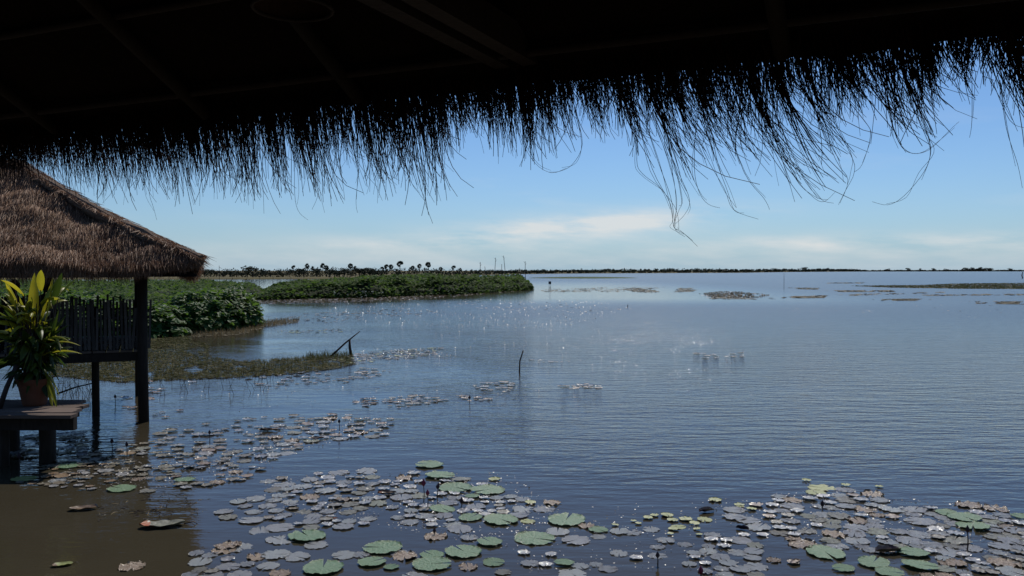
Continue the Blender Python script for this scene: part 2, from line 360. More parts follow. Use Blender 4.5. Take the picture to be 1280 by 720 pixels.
MT = [M['lotus'], M['under']]
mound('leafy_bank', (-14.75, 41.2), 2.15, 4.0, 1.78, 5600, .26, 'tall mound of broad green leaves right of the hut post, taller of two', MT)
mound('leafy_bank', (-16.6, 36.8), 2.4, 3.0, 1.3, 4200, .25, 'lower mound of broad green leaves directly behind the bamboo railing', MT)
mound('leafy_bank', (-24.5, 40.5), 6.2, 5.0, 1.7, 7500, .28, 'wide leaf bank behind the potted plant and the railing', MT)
def inpoly(x, y, P):
    c = False; j = len(P) - 1
    for i in range(len(P)):
        if (P[i][1] > y) != (P[j][1] > y) and x < (P[j][0] - P[i][0]) * (y - P[i][1]) / (P[j][1] - P[i][1]) + P[i][0]: c = not c
        j = i
    return c
def edged(x, y, P):
    best = 1e9
    for i in range(len(P)):
        a, b_ = Vector(P[i]), Vector(P[(i + 1) % len(P)]); q = Vector((x, y)); d = b_ - a
        t = max(0, min(1, (q - a).dot(d) / d.dot(d))); best = min(best, (q - a - d * t).length)
    return best
def field(name, poly, hgt, n, size, label, rim=2.0, lump=.2, taper=False):
    P = [flat(px, D).xy for px, D in poly]; P = [(p[0], p[1]) for p in P]
    x0, x1 = min(p[0] for p in P), max(p[0] for p in P); y0, y1 = min(p[1] for p in P), max(p[1] for p in P)
    H = lambda x, y, e: (hgt if not taper else hgt * (.5 + .5 * max(0, min(1, (640 + F * x / y - 315) / 150)))) * min(1, (e / rim)) ** .4 * (1 + lump * nz(x * .28, y * .28) * 1.6 + lump * nz(x * .09, y * .09, 4))
    b = MB(); g = 90; idx = {}; vs = []
    for i in range(g + 1):
        for j in range(g + 1):
            x, y = x0 + (x1 - x0) * i / g, y0 + (y1 - y0) * j / g
            if inpoly(x, y, P): idx[i, j] = len(vs); vs.append((x, y, H(x, y, edged(x, y, P)) * .74))
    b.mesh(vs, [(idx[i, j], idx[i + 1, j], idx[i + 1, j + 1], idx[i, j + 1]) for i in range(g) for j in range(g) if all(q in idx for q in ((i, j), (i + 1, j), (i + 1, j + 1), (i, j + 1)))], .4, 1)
    k = 0
    while k < n:
        x, y = uni(x0, x1), uni(y0, y1)
        if not inpoly(x, y, P): continue
        e = edged(x, y, P)
        if e > rim * 1.2 and rnd() < .6: continue
        h = H(x, y, e); z = h * uni(.86, 1.08) if e > rim * .6 else h * uni(.04, 1.04)
        leaf(b, Vector((x, y, max(.05, z))), (gau(0, .4), gau(-.15, .4), 1), size * uni(.6, 1.3), min(.97, max(0, .5 + .5 * nz(x * .22, y * .22, 7) + gau(0, .18)))); k += 1
    o = b.build(name, [M['lotus_far'], M['under']]); return tag(o, label, 'plants', kind='stuff')
field('leafy_bank', [(-150, 46), (60, 45), (215, 47), (268, 58), (300, 79), (335, 90), (330, 110), (250, 150), (100, 150), (-150, 150)], 1.12, 14000, .36, 'low flat bed of green leaves stretching behind the two mounds', 2)
field('leafy_bank', [(318, 80), (350, 80), (420, 85), (470, 86), (505, 91), (560, 95), (600, 102), (640, 113), (667, 121), (664, 132), (630, 140), (560, 142), (440, 124), (330, 112)], 1.72, 30000, .36, 'long dark green leaf bank jutting into the lake at middle distance', 2.2, .26, True)

# ------------------------------------------------------------------ marsh grass and weed mats (pixel outlines of places on the water)
def px_fill(poly, n, reject=None):
    x0, x1 = min(p[0] for p in poly), max(p[0] for p in poly); y0, y1 = min(p[1] for p in poly), max(p[1] for p in poly); out = []; tries = 0
    while len(out) < n and tries < n * 60:
        tries += 1; x, y = uni(x0, x1), uni(y0, y1)
        if inpoly(x, y, poly) and (reject is None or not reject(x, y)): out.append((x, y))
    return out
def grass(name, poly, n, h, wd_, mats, label, cat='grass', lean=.25, flatn=0, flats=.15, patch=.5):
    if cat == 'reeds': patch *= .85; h *= .5
    b = MB()
    for (x, y) in px_fill(poly, n, lambda x, y: nz(x * .035, y * .12, 5) * .9 + nz(x * .12, y * .4, 2) * .5 < -patch + rnd() * .35):
        p = at(x, y); p.z = -.02
        b.blade(p, (gau(0, lean), gau(0, lean), 1), h * uni(.35, 1.2), wd_ * uni(.6, 1.4), None, 0, uni(0, .25))
    for (x, y) in px_fill(poly, flatn, lambda x, y: nz(x * .035, y * .12, 5) * .9 + nz(x * .12, y * .4, 2) * .5 < -patch + rnd() * .3):
        p = at(x, y); a = uni(0, 6.28); k = flats * uni(.4, 1.3); z = uni(.006, .03); d = Vector((math.cos(a), math.sin(a), gau(0, .05))); s_ = Vector((-d.y, d.x, gau(0, .08))) * uni(.25, .6)
        p.z = z
        b.face([p - d * k, p - s_ * k, p + d * k * .8, p + s_ * k], None, 1)
    o = b.build(name, mats); return tag(o, label, cat, kind='stuff')
GM = [M['marsh'], M['bed']]
grass('marsh_grass', [(60, 432), (190, 424), (235, 421), (262, 432), (262, 446), (300, 452), (330, 450), (400, 445), (432, 446), (445, 455), (415, 462), (340, 470), (250, 474), (150, 478), (60, 470)], 17000, .14, .009, GM, 'brown green marsh grass on the shallow water behind the hut posts', flatn=9000, flats=.095, patch=.62)
grass('marsh_grass', [(236, 410), (318, 404), (352, 399), (374, 399), (372, 404), (330, 410), (300, 419), (240, 422)], 2600, .24, .02, [M['dry'], M['mat']], 'rusty dry grass at the foot of the tall leaf mound', flatn=900, flats=.13, patch=.8)
grass('marsh_grass', [(385, 443), (440, 441), (443, 449), (380, 452)], 700, .22, .010, GM, 'taller grass tuft under the leaning dead stick', patch=.9)
grass('water_weed', [(300, 376), (420, 373), (520, 370), (640, 362), (664, 361), (640, 365), (520, 374.5), (420, 378), (320, 380)], 1500, .14, .05, [M['dry'], M['tan']], 'pale floating weed along the foot of the long leaf bank', 'weed', flatn=1400, flats=.2, patch=.5)
RB = [M['dry'], M['mat']]
grass('reed_bed', [(1062, 357.5), (1150, 356.5), (1200, 354.5), (1300, 353.5), (1300, 361.5), (1200, 361), (1110, 359.5)], 7000, .42, .10, [M['marsh'], M['mat']], 'long brown reed bed reaching in from the right', 'reeds', flatn=3000, flats=.45, patch=.9)
grass('reed_bed', [(868, 368), (900, 364.5), (925, 365), (962, 369), (955, 372), (905, 372.5), (872, 371)], 1900, .35, .05, [M['dry'], M['tan']], 'tan dry reeds on the open water right of centre', 'reeds', flatn=350, flats=.3, patch=.55)
grass('reed_bed', [(955, 370), (1030, 370.5), (1030, 372.5), (960, 373)], 700, .16, .06, RB, 'thin dark weed line right of the tan dry reeds', 'reeds', flatn=500, flats=.3, patch=.4)
grass('reed_bed', [(985, 359.5), (1025, 360), (1022, 362), (990, 361.5)], 300, .2, .08, [M['marsh'], M['mat']], 'small green weed islet between tan reeds and long reed bed', 'reeds', flatn=160, flats=.4, patch=.6)
grass('reed_bed', [(1032, 363), (1115, 362.8), (1118, 365), (1040, 365)], 700, .15, .08, RB, 'thin brown weed line just below the long reed bed', 'reeds', flatn=500, flats=.4, patch=.5)
grass('reed_bed', [(1090, 374), (1160, 373.5), (1170, 376), (1095, 376)], 600, .2, .05, RB, 'small brown weed patch in front of the long reed bed', 'reeds', flatn=400, flats=.25, patch=.3)
grass('reed_bed', [(1200, 377), (1300, 377), (1300, 381), (1210, 379.5)], 700, .16, .05, RB, 'sparse weed patch at the right edge below the reed bed', 'reeds', flatn=400, flats=.25, patch=.3)
grass('reed_bed', [(778, 362), (800, 359.5), (870, 360), (872, 365), (800, 365.5)], 500, .035, .06, RB, 'reddish weed patch on open water left of the tan reeds', 'reeds', flatn=1100, flats=.3, patch=.25)
grass('reed_bed', [(670, 361.5), (790, 358.5), (860, 359), (870, 362), (780, 365), (680, 365)], 100, .03, .06, RB, 'faint scattered weed off the tip of the long leaf bank', 'reeds', flatn=900, flats=.28, patch=.05)
grass('reed_bed', [(1030, 353.5), (1080, 352.8), (1080, 354.5), (1035, 354.5)], 250, .2, .1, [M['marsh'], M['mat']], 'distant weed sliver just left of the long reed bed', 'reeds', flatn=150, flats=.5, patch=.6)
grass('reed_bed', [(860, 371), (950, 372), (1100, 366.5), (1180, 364.5), (1180, 366), (1090, 369), (960, 374.5), (870, 373.5)], 500, .1, .05, RB, 'long thin streak of pale weed trailing right from the tan reeds', 'reeds', flatn=900, flats=.28, patch=.25)
grass('reed_bed', [(1150, 368.5), (1300, 367), (1300, 369), (1160, 370)], 300, .12, .06, [M['marsh'], M['mat']], 'thin greenish weed streak under the long reed bed at right', 'reeds', flatn=500, flats=.32, patch=.3)
# bare stems standing in the shallows by the platform
b = MB()
for (x, y) in px_fill([(66, 478), (118, 482), (120, 515), (70, 500)], 46) + px_fill([(190, 480), (260, 478), (300, 495), (200, 500)], 14) + px_fill([(305, 475), (345, 470), (345, 490), (310, 492)], 14):
    p = at(x, y); d = Vector((gau(0, .35), gau(0, .2), 1)); L = uni(.12, .55)
    b.tube([p - Vector((0, 0, .02)), p + d * L * .5, p + d * L + Vector((gau(0, .08), 0, -.03))], [.005, .004, .002], 4)
tag(b.build('water_stems', M['stalk']), 'thin bare stems poking from the shallows near the platform', 'stems', kind='stuff')
b = MB()
for (x, y) in px_fill([(150, 628), (215, 616), (255, 622), (258, 640), (200, 648), (120, 652)], 70):
    p = at(x, y); a = uni(0, 6.28); pts = [p + Vector((0, 0, -.01))]
    for k in range(4): a += gau(0, .6); pts.append(pts[-1] + Vector((math.cos(a), math.sin(a), uni(-.1, .45))) * uni(.02, .06))
    b.tube(pts, [.004, .004, .003, .003, .0015], 4, None, 0 if rnd() < .7 else 1)
tag(b.build('weed_tangle', [M['stalk'], M['dry']]), 'tangle of brown waterweed twigs below the hut post', 'weed', kind='stuff')

# ------------------------------------------------------------------ lily pads
def pad_mesh(segs=64, teeth=30, wav=.05, curl=.05, torn=0.0, tooth=.035, seed=0):
    rs = [0.03, .4, .75, .93, 1.0]; slit = .10; vs, fs = [], []; ex = uni(.88, 1.0)
    for r in rs:
        for i in range(segs + 1):
            t = i / segs; a = slit + (2 * math.pi - 2 * slit) * t
            rr = r * (1 + .05 * nz(math.cos(a) * 1.5 + seed, math.sin(a) * 1.5))
            if r > .9: rr *= 1 - torn * max(0, nz(math.cos(a) * 3 + seed, math.sin(a) * 3, 2)) * 1.6
            z = wav * r * r * nz(math.cos(a) * 2 + seed, math.sin(a) * 2, 5) + wav * .45 * r * nz(math.cos(a) * 5, math.sin(a) * 5 + seed, r * 4)
            if r == 1.0: rr *= 1 + tooth * math.sin(a * teeth); z += curl * (.45 + .55 * abs(math.sin(a * teeth / 2))) * (.4 + nz(math.cos(a) * 3, math.sin(a) * 3, seed) * 1.4)
            vs.append((rr * math.cos(a), rr * math.sin(a) * ex, z))
    n = segs + 1
    for j in range(len(rs) - 1):
        for i in range(segs): fs.append((j * n + i, (j + 1) * n + i, (j + 1) * n + i + 1, j * n + i + 1))
    return vs, fs
LOOK = {'green': dict(wav=.05, curl=.06, torn=.04), 'silver': dict(wav=.07, curl=.03, torn=.3), 'olive': dict(wav=.07, curl=.03, torn=.3), 'yellow': dict(wav=.06, curl=.05, torn=.05, teeth=16), 'tan': dict(wav=.16, curl=.13, torn=.2)}
meshes = {}
for lk, kw in LOOK.items():
    meshes[lk] = []
    for k in range(6):
        vs, fs = pad_mesh(seed=k * 7.3 + len(lk), **kw); mb = MB(); mb.mesh(vs, fs, uni(.25, .75))
        me = mb.build('lily_pad', M[lk], smooth=True); meshes[lk].append(me.data); bpy.data.objects.remove(me)
pads = []   # px, py, width px, look
for q in [(537,582,36),(550,595,38),(569,611,44),(610,614,44),(590,621,20),(553,637,34),(588,648,32),(626,651,46),(668,674,53),(708,651,52),(748,663,26),(384,671,50),(404,711,54),(478,686,50),(465,704,36),(489,710,20),(540,707,50),(579,691,48),(540,695,32),(612,679,34),(617,704,28),(705,705,26),(1032,692,48),(1092,705,38),(1141,692,36),(1150,708,40),(1054,712,26),(1112,717,32),(1184,642,26),(1205,648,36),(1216,658,38),(1277,647,22),(152,612,32),(231,601,24),(85,583,30)]:
    pads.append((*q, 'green'))
for q in [(894,626,18),(924,632,14),(939,637,14),(810,648,14),(818,645,12),(834,645,18),(841,651,15),(857,650,18),(868,655,14),(848,659,19),(842,662,15),(881,650,20),(871,662,10),(798,655,9),(769,657,10),(663,629,16),(660,652,20),(618,600,16),(1008,601,12),(1027,610,32),(1020,616,24),(1057,607,12),(1099,609,10),(30,599,26),(838,668,9),(874,669,9),(925,634,10),(792,652,8)]:
    pads.append((*q, 'yellow'))
for q in [(774,665,26),(790,666,26),(697,665,34),(720,676,38),(748,671,20),(814,662,24),(832,676,26),(822,684,22),(856,681,20),(774,692,26),(795,698,18),(822,695,25),(889,675,18),(908,676,16),(925,676,30),(870,692,24),(885,690,24),(900,697,26),(910,704,24),(942,690,26),(940,698,24),(945,709,30),(925,712,28),(680,637,30),(655,637,34),(648,645,28),(725,708,24),(745,706,20),(760,712,26),(715,718,40),(918,647,30),(918,638,28),(948,660,32),(935,651,30),(429,659,28),(371,697,34),(395,682,30),(430,695,30),(451,694,24),(351,675,40),(326,664,30),(314,651,32),(350,660,36),(250,703,30),(285,700,18),(300,685,34),(335,708,30),(345,694,36),(518,722,36),(499,692,26),(565,656,28),(575,662,34)]:
    pads.append((*q, 'silver'))
for q in [(506,696,36),(585,709,30),(285,683,34),(280,688,32),(505,598,26),(387,622,26),(430,625,22),(545,671,34),(690,629,26),(733,658,24),(1003,681,36),(1042,669,30),(1090,618,30),(1210,632,30),(1243,636,32),(1255,705,36),(1195,705,26),(1182,704,20),(1108,690,22),(967,701,20),(992,704,16),(945,632,18),(1160,720,20),(350,718,30),(165,709,34),(320,697,26)]:
    pads.append((*q, 'tan'))
def close(x, y, w_, k=.42):
    for (a, b_, c, _) in pads:
        if abs(a - x) < (c + w_) * k and abs(b_ - y) < (c + w_) * k * (.30): return True
    return False
def scatter(poly, n, w0, w1, looks, k=.40, yref=None):
    for _ in range(n * 14):
        if n <= 0: break
        (x, y), = px_fill(poly, 1)
        w_ = uni(w0 * .72, w1 * .95) * ((y - 338) / (yref - 338) if yref else 1)
        if nz(x * .02, y * .06, 8) < -.28 or close(x, y, w_, k): continue
        pads.append((x, y, w_, random.choice(looks))); n -= 1
SV = ['silver'] * 9 + ['olive'] * 3
scatter([(960,622),(1050,612),(1080,614),(1130,632),(1200,640),(1290,645),(1290,690),(1210,702),(1150,690),(1060,688),(1000,678),(962,668)], 105, 22, 38, SV + ['silver', 'silver', 'tan'], .36)
scatter([(336,597),(440,588),(500,592),(570,590),(640,622),(700,630),(690,645),(560,668),(480,650),(400,655),(330,622)], 105, 16, 32, SV + ['silver'], .36)
scatter([(270,632),(330,622),(440,640),(470,655),(400,668),(280,650)], 16, 18, 28, SV)
scatter([(10,602),(60,578),(180,552),(250,547),(340,560),(350,575),(300,602),(180,618),(100,612),(30,608)], 150, 9, 21, ['olive'] * 5 + ['silver'] * 2 + ['tan'], .36)
scatter([(1120,692),(1290,680),(1290,722),(1180,722)], 24, 20, 34, SV + ['tan'])
scatter([(240,690),(360,690),(330,722),(230,722)], 10, 24, 36, SV)
scatter([(560,660),(690,690),(690,722),(600,722),(640,700)], 6, 24, 30, SV)
scatter([(860,668),(960,665),(960,722),(860,722)], 14, 20, 28, SV)
# farther patches
scatter([(330,535),(420,518),(495,522),(480,545),(400,552),(350,572),(300,560)], 60, 12, 24, ['olive', 'olive', 'silver', 'silver', 'tan'], .34)
scatter([(190,540),(330,520),(400,520),(350,550),(200,560)], 26, 10, 20, ['olive', 'silver'], .36)
scatter([(440,500),(520,494),(560,500),(500,511),(450,507)], 40, 8, 16, ['silver', 'olive', 'tan'], .34)
scatter([(575,490),(600,478),(640,478),(642,486),(620,500),(580,503)], 26, 7, 15, ['silver', 'tan'], .36)
scatter([(697,483),(730,479),(756,485),(730,490)], 18, 7, 14, ['silver', 'tan'], .34)
scatter([(300,474),(380,464),(450,460),(510,462),(440,478),(340,486)], 60, 6, 13, ['silver', 'olive', 'tan'], .36)
scatter([(410,449),(460,441),(540,435),(590,437),(520,447),(440,455)], 110, 5, 10, ['yellow', 'tan', 'silver', 'olive'], .34)
scatter([(870,442),(930,441),(930,447),(880,448)], 14, 6, 11, ['silver', 'tan'], .36)
scatter([(660,450),(712,452),(708,455),(665,454)], 8, 5, 9, ['silver'], .36)
scatter([(345,414),(430,411),(425,416),(350,417)], 30, 3, 7, ['yellow', 'tan'], .34)
scatter([(330,395),(500,386),(560,390),(420,404),(340,402)], 120, 3, 7, ['tan', 'silver', 'olive'], .34)
scatter([(130,470),(250,472),(250,520),(190,530),(140,500)], 16, 8, 16, ['silver', 'tan'], .36)
scatter([(20,545),(110,540),(110,566),(20,572)], 30, 14, 26, ['silver', 'olive'], .34)
# landmarks used to say which pad is meant
LM = [('the crimson bud pair', 533, 620), ('the black bud behind green pads', 577, 634), ('the tall right bud', 1209, 684), ('the short black bud at right', 1028, 636), ('the stubby bottom bud', 822, 700),
      ('the orange edged leaf', 205, 657), ('the hut post', 180, 560), ('the platform leg', 58, 577), ('the thin lone stick', 648, 466), ('the leaning dead stick', 425, 446), ('the yellow pad cluster', 850, 655), ('the lowest green pad', 404, 711), ('the small far bud', 424, 545), ('the topmost green pad', 537, 582), ('the two black stubs', 158, 560), ('the rightmost edge', 1280, 650)]
WORD = {'green': 'green', 'silver': 'silvery grey', 'olive': 'olive brown', 'yellow': 'yellow green', 'tan': 'withered tan'}
ORD = ['', 'second ', 'third ', 'fourth ', 'fifth ', 'sixth ']
pads.sort(key=lambda q: -q[2])
solo, rest = pads[:300], pads[300:]
buckets = {}
for q in solo:
    x, y, w_, lk = q
    nm, lx, ly = min(LM, key=lambda l: abs(l[1] - x) + 2.2 * abs(l[2] - y))
    dx, dy = x - lx, (y - ly) * 2.6
    side = ('right of' if dx > 0 else 'left of') if abs(dx) > abs(dy) else ('in front of' if dy > 0 else 'behind')
    size = 'large' if w_ > 32 else 'medium' if w_ > 21 else 'small'
    buckets.setdefault((size, lk, side, nm), []).append((math.hypot(dx, dy), q))
pad_objs = []
for (size, lk, side, nm), L in buckets.items():
    L.sort(key=lambda e: e[0])
    for i, (_, (x, y, w_, _lk)) in enumerate(L):
        rank = (ORD[i] + 'nearest ') if i < 6 else ''
        lab = f'{size} {WORD[lk]} pad, {rank}{side} {nm}' if rank else f'{size} {WORD[lk]} pad, farther out {side} {nm}'
        o = bpy.data.objects.new('lily_pad', random.choice(meshes[lk])); C.objects.link(o)
        p = at(x, y); d = p.y; r = w_ / F * p.length / 2 * (1.0 if lk != 'tan' else .95)
        o.location = (p.x, p.y, uni(.002, .012) + (.010 if lk == 'green' else 0)); o.scale = (r, r, r)
        o.rotation_euler = (gau(0, .022), gau(0, .022), uni(0, 6.28))
        tag(o, lab, 'lily pad', f'{WORD[lk]} lily pads floating on the lake')
b = MB(); lks = list(LOOK)
small = {lk: [pad_mesh(20, 9, .12, .12, .15, .05, k * 3.1) for k in range(4)] for lk in lks}
for (x, y, w_, lk) in rest:
    vs, fs = random.choice(small[lk]); p = at(x, y); r = w_ / F * p.length / 2; a = uni(0, 6.28); rot = Matrix.Rotation(a, 3, 'Z') @ Matrix.Rotation(gau(0, .06), 3, 'X')
    b.mesh([rot @ (Vector(v) * r) + p + Vector((0, 0, .01 + r * .08)) for v in vs], fs, None, lks.index(lk))
# tiny scraps and flecks added and tilted to make sun sparkle, scattered between the pads and far out on the lake
def scraps(poly, n, s0, s1, tilt, m):
    for (x, y) in px_fill(poly, n, lambda x, y: nz(x * .02, y * .09, 3) < -.1 - rnd() * .3):
        p = at(x, y); k = uni(s0, s1) / F * p.y / 2; a = uni(0, 6.28); q = Vector((gau(.05, tilt), gau(-.22 if m == G else 0, tilt), 1)).normalized()
        d = Vector((math.cos(a), math.sin(a), 0)); d = (d - q * d.dot(q)).normalized(); s_ = q.cross(d); c = p + Vector((0, 0, .012 + k * tilt))
        b.mesh([c - d * k, c - d * k * .3 + s_ * k * .6, c + d * k * .6 + s_ * k * .5, c + d * k, c + d * k * .2 - s_ * k * .7, c - d * k * .6 - s_ * k * .5], [(0, 1, 2, 3, 4, 5)], None, m)
G = len(lks)
scraps([(400,378),(520,374),(720,374),(800,384),(700,410),(560,410),(420,404)], 1100, .8, 1.8, .24, G)
scraps([(560,395),(760,395),(900,430),(780,470),(640,440),(540,420)], 320, .7, 1.7, .24, G)
scraps([(540,375),(640,376),(760,380),(800,386),(700,392),(560,386)], 60, 3.0, 6, .07, lks.index('tan'))
scraps([(1140,380),(1260,380),(1250,400),(1150,392)], 36, 1.6, 3, .1, lks.index('tan'))
scraps([(980,385),(1100,388),(1090,392),(990,391)], 60, .7, 1.5, .2, G)
scraps([(330,595),(640,590),(700,640),(640,690),(480,660),(330,640)], 700, 1.0, 3.2, .22, G)
scraps([(960,618),(1060,612),(1290,645),(1290,700),(1000,690)], 700, 1.0, 3.2, .22, G)
scraps([(640,640),(960,620),(960,715),(640,715)], 240, 1.0, 3.2, .22, G)
scraps([(60,580),(350,555),(340,590),(180,615),(60,605)], 700, 1.0, 3, .22, G)
scraps([(300,535),(490,520),(400,560),(330,580)], 300, 1.0, 3, .22, G)
scraps([(440,437),(590,434),(560,446),(430,452)], 350, .8, 2, .3, G)
scraps([(200,480),(640,478),(700,490),(400,510),(200,520)], 160, .8, 2.2, .3, G)
tag(b.build('lily_pads', [M[k] for k in lks] + [M['glint']]), 'countless tiny lily pads, leaf scraps and added sun glint flecks floating over the lake', 'lily pads', kind='stuff')

# upturned and curled dead leaves
def curled(px, py, wpx, lab, m1, m2, fold=.9, rz=0.0, lift=.35):
    p = at(px, py); r = wpx / F * p.length / 2; b = MB(); n, k = 14, 7; vs = []
    for j in range(k + 1):
        v = (j / k) * 2 - 1
        for i in range(n + 1):
            u = (i / n) * 2 - 1; wdt = math.sqrt(max(0, 1 - u * u)) ** .8 * (.62 + .1 * nz(u * 3, v, px))
            z = lift * (abs(v) ** 1.5) * fold * wdt + .10 * nz(u * 2.5, v * 2.5, px) + .12 * u * u
            vs.append((u, v * wdt * (1 - .35 * fold * abs(v)), max(z, -.02) + .03))
    fs = [(j * (n + 1) + i, j * (n + 1) + i + 1, (j + 1) * (n + 1) + i + 1, (j + 1) * (n + 1) + i) for j in range(k) for i in range(n)]
    b.mesh([Vector(v) * r for v in vs], fs, .6)
    for i in range(len(b.f)):
        cx = sum(b.v[q][0] for q in b.f[i]) / 4 / r; cy = sum(b.v[q][1] for q in b.f[i]) / 4 / r
        if cx + cy * .5 < -.52: b.m[i] = 1
    b.tube([Vector((r * .95, 0, .04 * r)), Vector((r * 1.35, .1 * r, .10 * r)), Vector((r * 1.7, .05 * r, -.03))], [r * .03, r * .025, r * .015], 5, .3, 2)
    o = b.build('curled_leaf', [m1, m2, M['stalk']], smooth=True, loc=p + Vector((0, 0, .005))); o.rotation_euler = (0, 0, rz)
    return tag(o, lab, 'leaf', 'curled dead leaves on the water')
curled(203, 658, 50, 'upturned grey green leaf showing a bright orange underside at its left', M['olive'], M['rust'], .7, .2, .28)
curled(104, 637, 30, 'dull reddish leaf with pale stem adrift left of the orange edged leaf', M['tan'], M['tan'], .6, .25)
curled(78, 707, 22, 'small pale cream leaf alone on brown water at bottom left', M['yellow'], M['tan'], .5, .4)
curled(484, 618, 24, 'mustard brown curled leaf left of the crimson buds', M['tan'], M['rust'], 1.0, .1)
curled(928, 662, 16, 'black folded leaf standing at the left of the crowded right pads', M['bud_dark'], M['stalk'], 1.0, -.5, .7)
curled(1110, 691, 32, 'black and tan curled leaf beside the small green pads at right', M['tan'], M['bud_dark'], 1.0, 3.3, .6)
curled(994, 704, 20, 'brown curled leaf left of the lone large green pad at right', M['tan'], M['stalk'], 1.0, .8)
curled(883, 640, 22, 'torn reddish black leaf at the far edge above the yellow pads', M['tan'], M['bud_dark'], 1.0, .4, .6)
curled(417, 649, 10, 'tiny orange brown leaf scrap left of the grey pad mass', M['rust'], M['tan'], 1.0, .6)
curled(336, 539, 22, 'dark curled leaf at the left tip of the far pad raft', M['tan'], M['bud_dark'], 1.0, .2)
curled(395, 549, 20, 'black edged curled leaf in front of the small far dark bud', M['bud_dark'], M['tan'], .8, .1)
# buds on stalks
def bud(px, py, hpx, rpx, lab, red=False, lean=(0, 0)):
    p = at(px, py); k = p.y / F; h = hpx * k; r = rpx * k
    o = empty('lily_bud', p, lab, 'flower bud', 'water lily buds standing on stalks')
    t = Vector((lean[0] * h, lean[1] * h, h)); s_ = MB(); s_.tube([(0, 0, -.05), t * .5 + Vector((.04 * h, 0, 0)), t], [.007, .006, .005], 6); s_.build('stalk', M['stalk'], o, True)
    q = MB(); L = r * 4.2; prof = [(-.02, .25), (.12, .75), (.35, 1.0), (.6, .8), (.85, .38), (1.0, .05)]
    q.tube([t + Vector((lean[0] * L * z, 0, z * L - L * .15)) for z, _ in prof], [r * w2 for _, w2 in prof], 8)
    for a in range(4):
        c = Vector((math.cos(a * 1.571), math.sin(a * 1.571), 0)); q.tube([t + c * r * .7 + Vector((0, 0, 0)), t + c * r * 1.08 + Vector((0, 0, L * .2)), t + c * r * .75 + Vector((0, 0, L * .6))], [r * .12, r * .25, r * .05], 5)
    q.build('bud', M['bud_red' if red else 'bud_dark'], o, True)
bud(529.5, 627, 21, 2.3, 'crimson bud on a straight stalk, taller of the crimson pair', True)
bud(534.5, 635, 17, 1.9, 'crimson bud in front of its taller twin', True)
bud(546, 622, 12, 2.0, 'dark drooping bud right of the crimson pair', False, (.1, 0))
bud(577, 633, 5, 2.0, 'stubby black bud behind the middle row of green pads')
bud(1028, 636, 4, 2.1, 'short black bud amid the grey pads at right')
bud(1209, 688, 24, 2.3, 'dark bud on the longest stalk near the right edge')
bud(822, 706, 10, 2.1, 'thick dark bud low over a grey pad at bottom centre')
bud(543, 669, 4, 1.7, 'tiny dark bud over the brown withered pad below the crimson pair')
bud(424, 539, 11, 1.4, 'small dark bud rising from the far pad raft')
bud(140, 566, 13, 1.7, 'dark straight bud left of the hut post base')
bud(158.5, 571, 14, 1.6, 'dark wine bud beside the submerged hut post base')
bud(262, 553, 11, 1.4, 'black upright bud on open water right of the hut post')
bud(24, 588, 16, 2.0, 'dull purple bud beside the platform leg')
bud(587, 504, 6, 1.2, 'tiny black bud beside the far floating pad patch')
bud(876, 720, 4, 2.6, 'dark wine bud cut by the bottom edge of the photo', True)
bud(144, 505, 8, 1.3, 'small dark bud between the two hut posts')

# ------------------------------------------------------------------ sticks and stakes
def stick(name, pts, rads, lab, cat='stick', group=None, side=None):
    base = Vector(pts[0]); b = MB(); b.tube([Vector(p) - base for p in pts], rads, 7)
    if side:
        for a, c, r in side: b.tube([Vector(a) - base, Vector(c) - base], [r, r * .4], 5)
    return tag(b.build(name, M['stake'], smooth=True, loc=base), lab, cat, group)
def upright(px, pyb, px2, pyt, r=.02, z0=-.2, D=None):
    p = at(px, pyb) if D is None else flat(px, D); q = atd(px2, pyt, p.y + .02)
    return [p + Vector((0, 0, z0)), p * .5 + q * .5 + Vector((gau(0, r), 0, 0)), q], [r, r * .9, r * .7]
pts, rr = upright(649, 465, 654, 438, .022); stick('stick', pts, rr, 'thin lone stick leaning right in the open lake')
pts, rr = upright(440, 444, 437, 425, .05); stick('stump', pts, rr, 'short dark stub holding up the leaning dead stick', 'stump')
a = at(413, 446); c = atd(450, 414, a.y + .1)
stick('dead_branch', [a, a * .5 + c * .5 + Vector((0, 0, .03)), c], [.035, .028, .014], 'long dead branch leaning up across the short dark stub', 'branch')
a = atd(72, 492, 15.2); c = atd(116, 479, 15.2); stick('dead_branch', [a, a * .5 + c * .5 + Vector((0, 0, .02)), c], [.018, .014, .01], 'thin dead twig slanting over water below the railing', 'branch')
GS = 'thin stakes along the far side of the leaf beds'
for i, (x, x2, yt) in enumerate([(201, 201, 349), (211, 211, 346), (222.5, 222.5, 347), (225, 225, 349), (236, 233, 351), (261, 260.6, 346.5), (274, 274, 332), (283, 283.3, 348), (288, 291, 347), (305, 309, 347), (324, 324.5, 346.5), (341, 341.5, 345.5), (363, 363.5, 345.5), (296, 293, 351), (428, 428.5, 344), (452, 453, 344), (505, 505, 345.5), (530, 530.5, 344.5)]):
    D = 150 + 6 * math.sin(i * 3)
    pts, rr = upright(x, 0, x2, yt, .05, -.3, D)
    nearby = {274: 'tallest thin stake on the far channel, topped by a side twig', 236: 'slanting stake in the far channel near the roof corner', 305: 'right leaning stake in the far channel', 288: 'leaning stake beside the tallest thin stake', 296: 'short left leaning stake beside the tallest thin stake'}
    sd = [(pts[2] - Vector((0, 0, .25)), pts[2] + Vector((.75, 0, -.75)), .03)] if x == 274 else None
    stick('stake', pts, rr, nearby.get(int(x), 'thin upright stake along the far side of the leaf beds'), 'stake', GS, sd)
GP = 'fish trap poles behind the leaf bank'
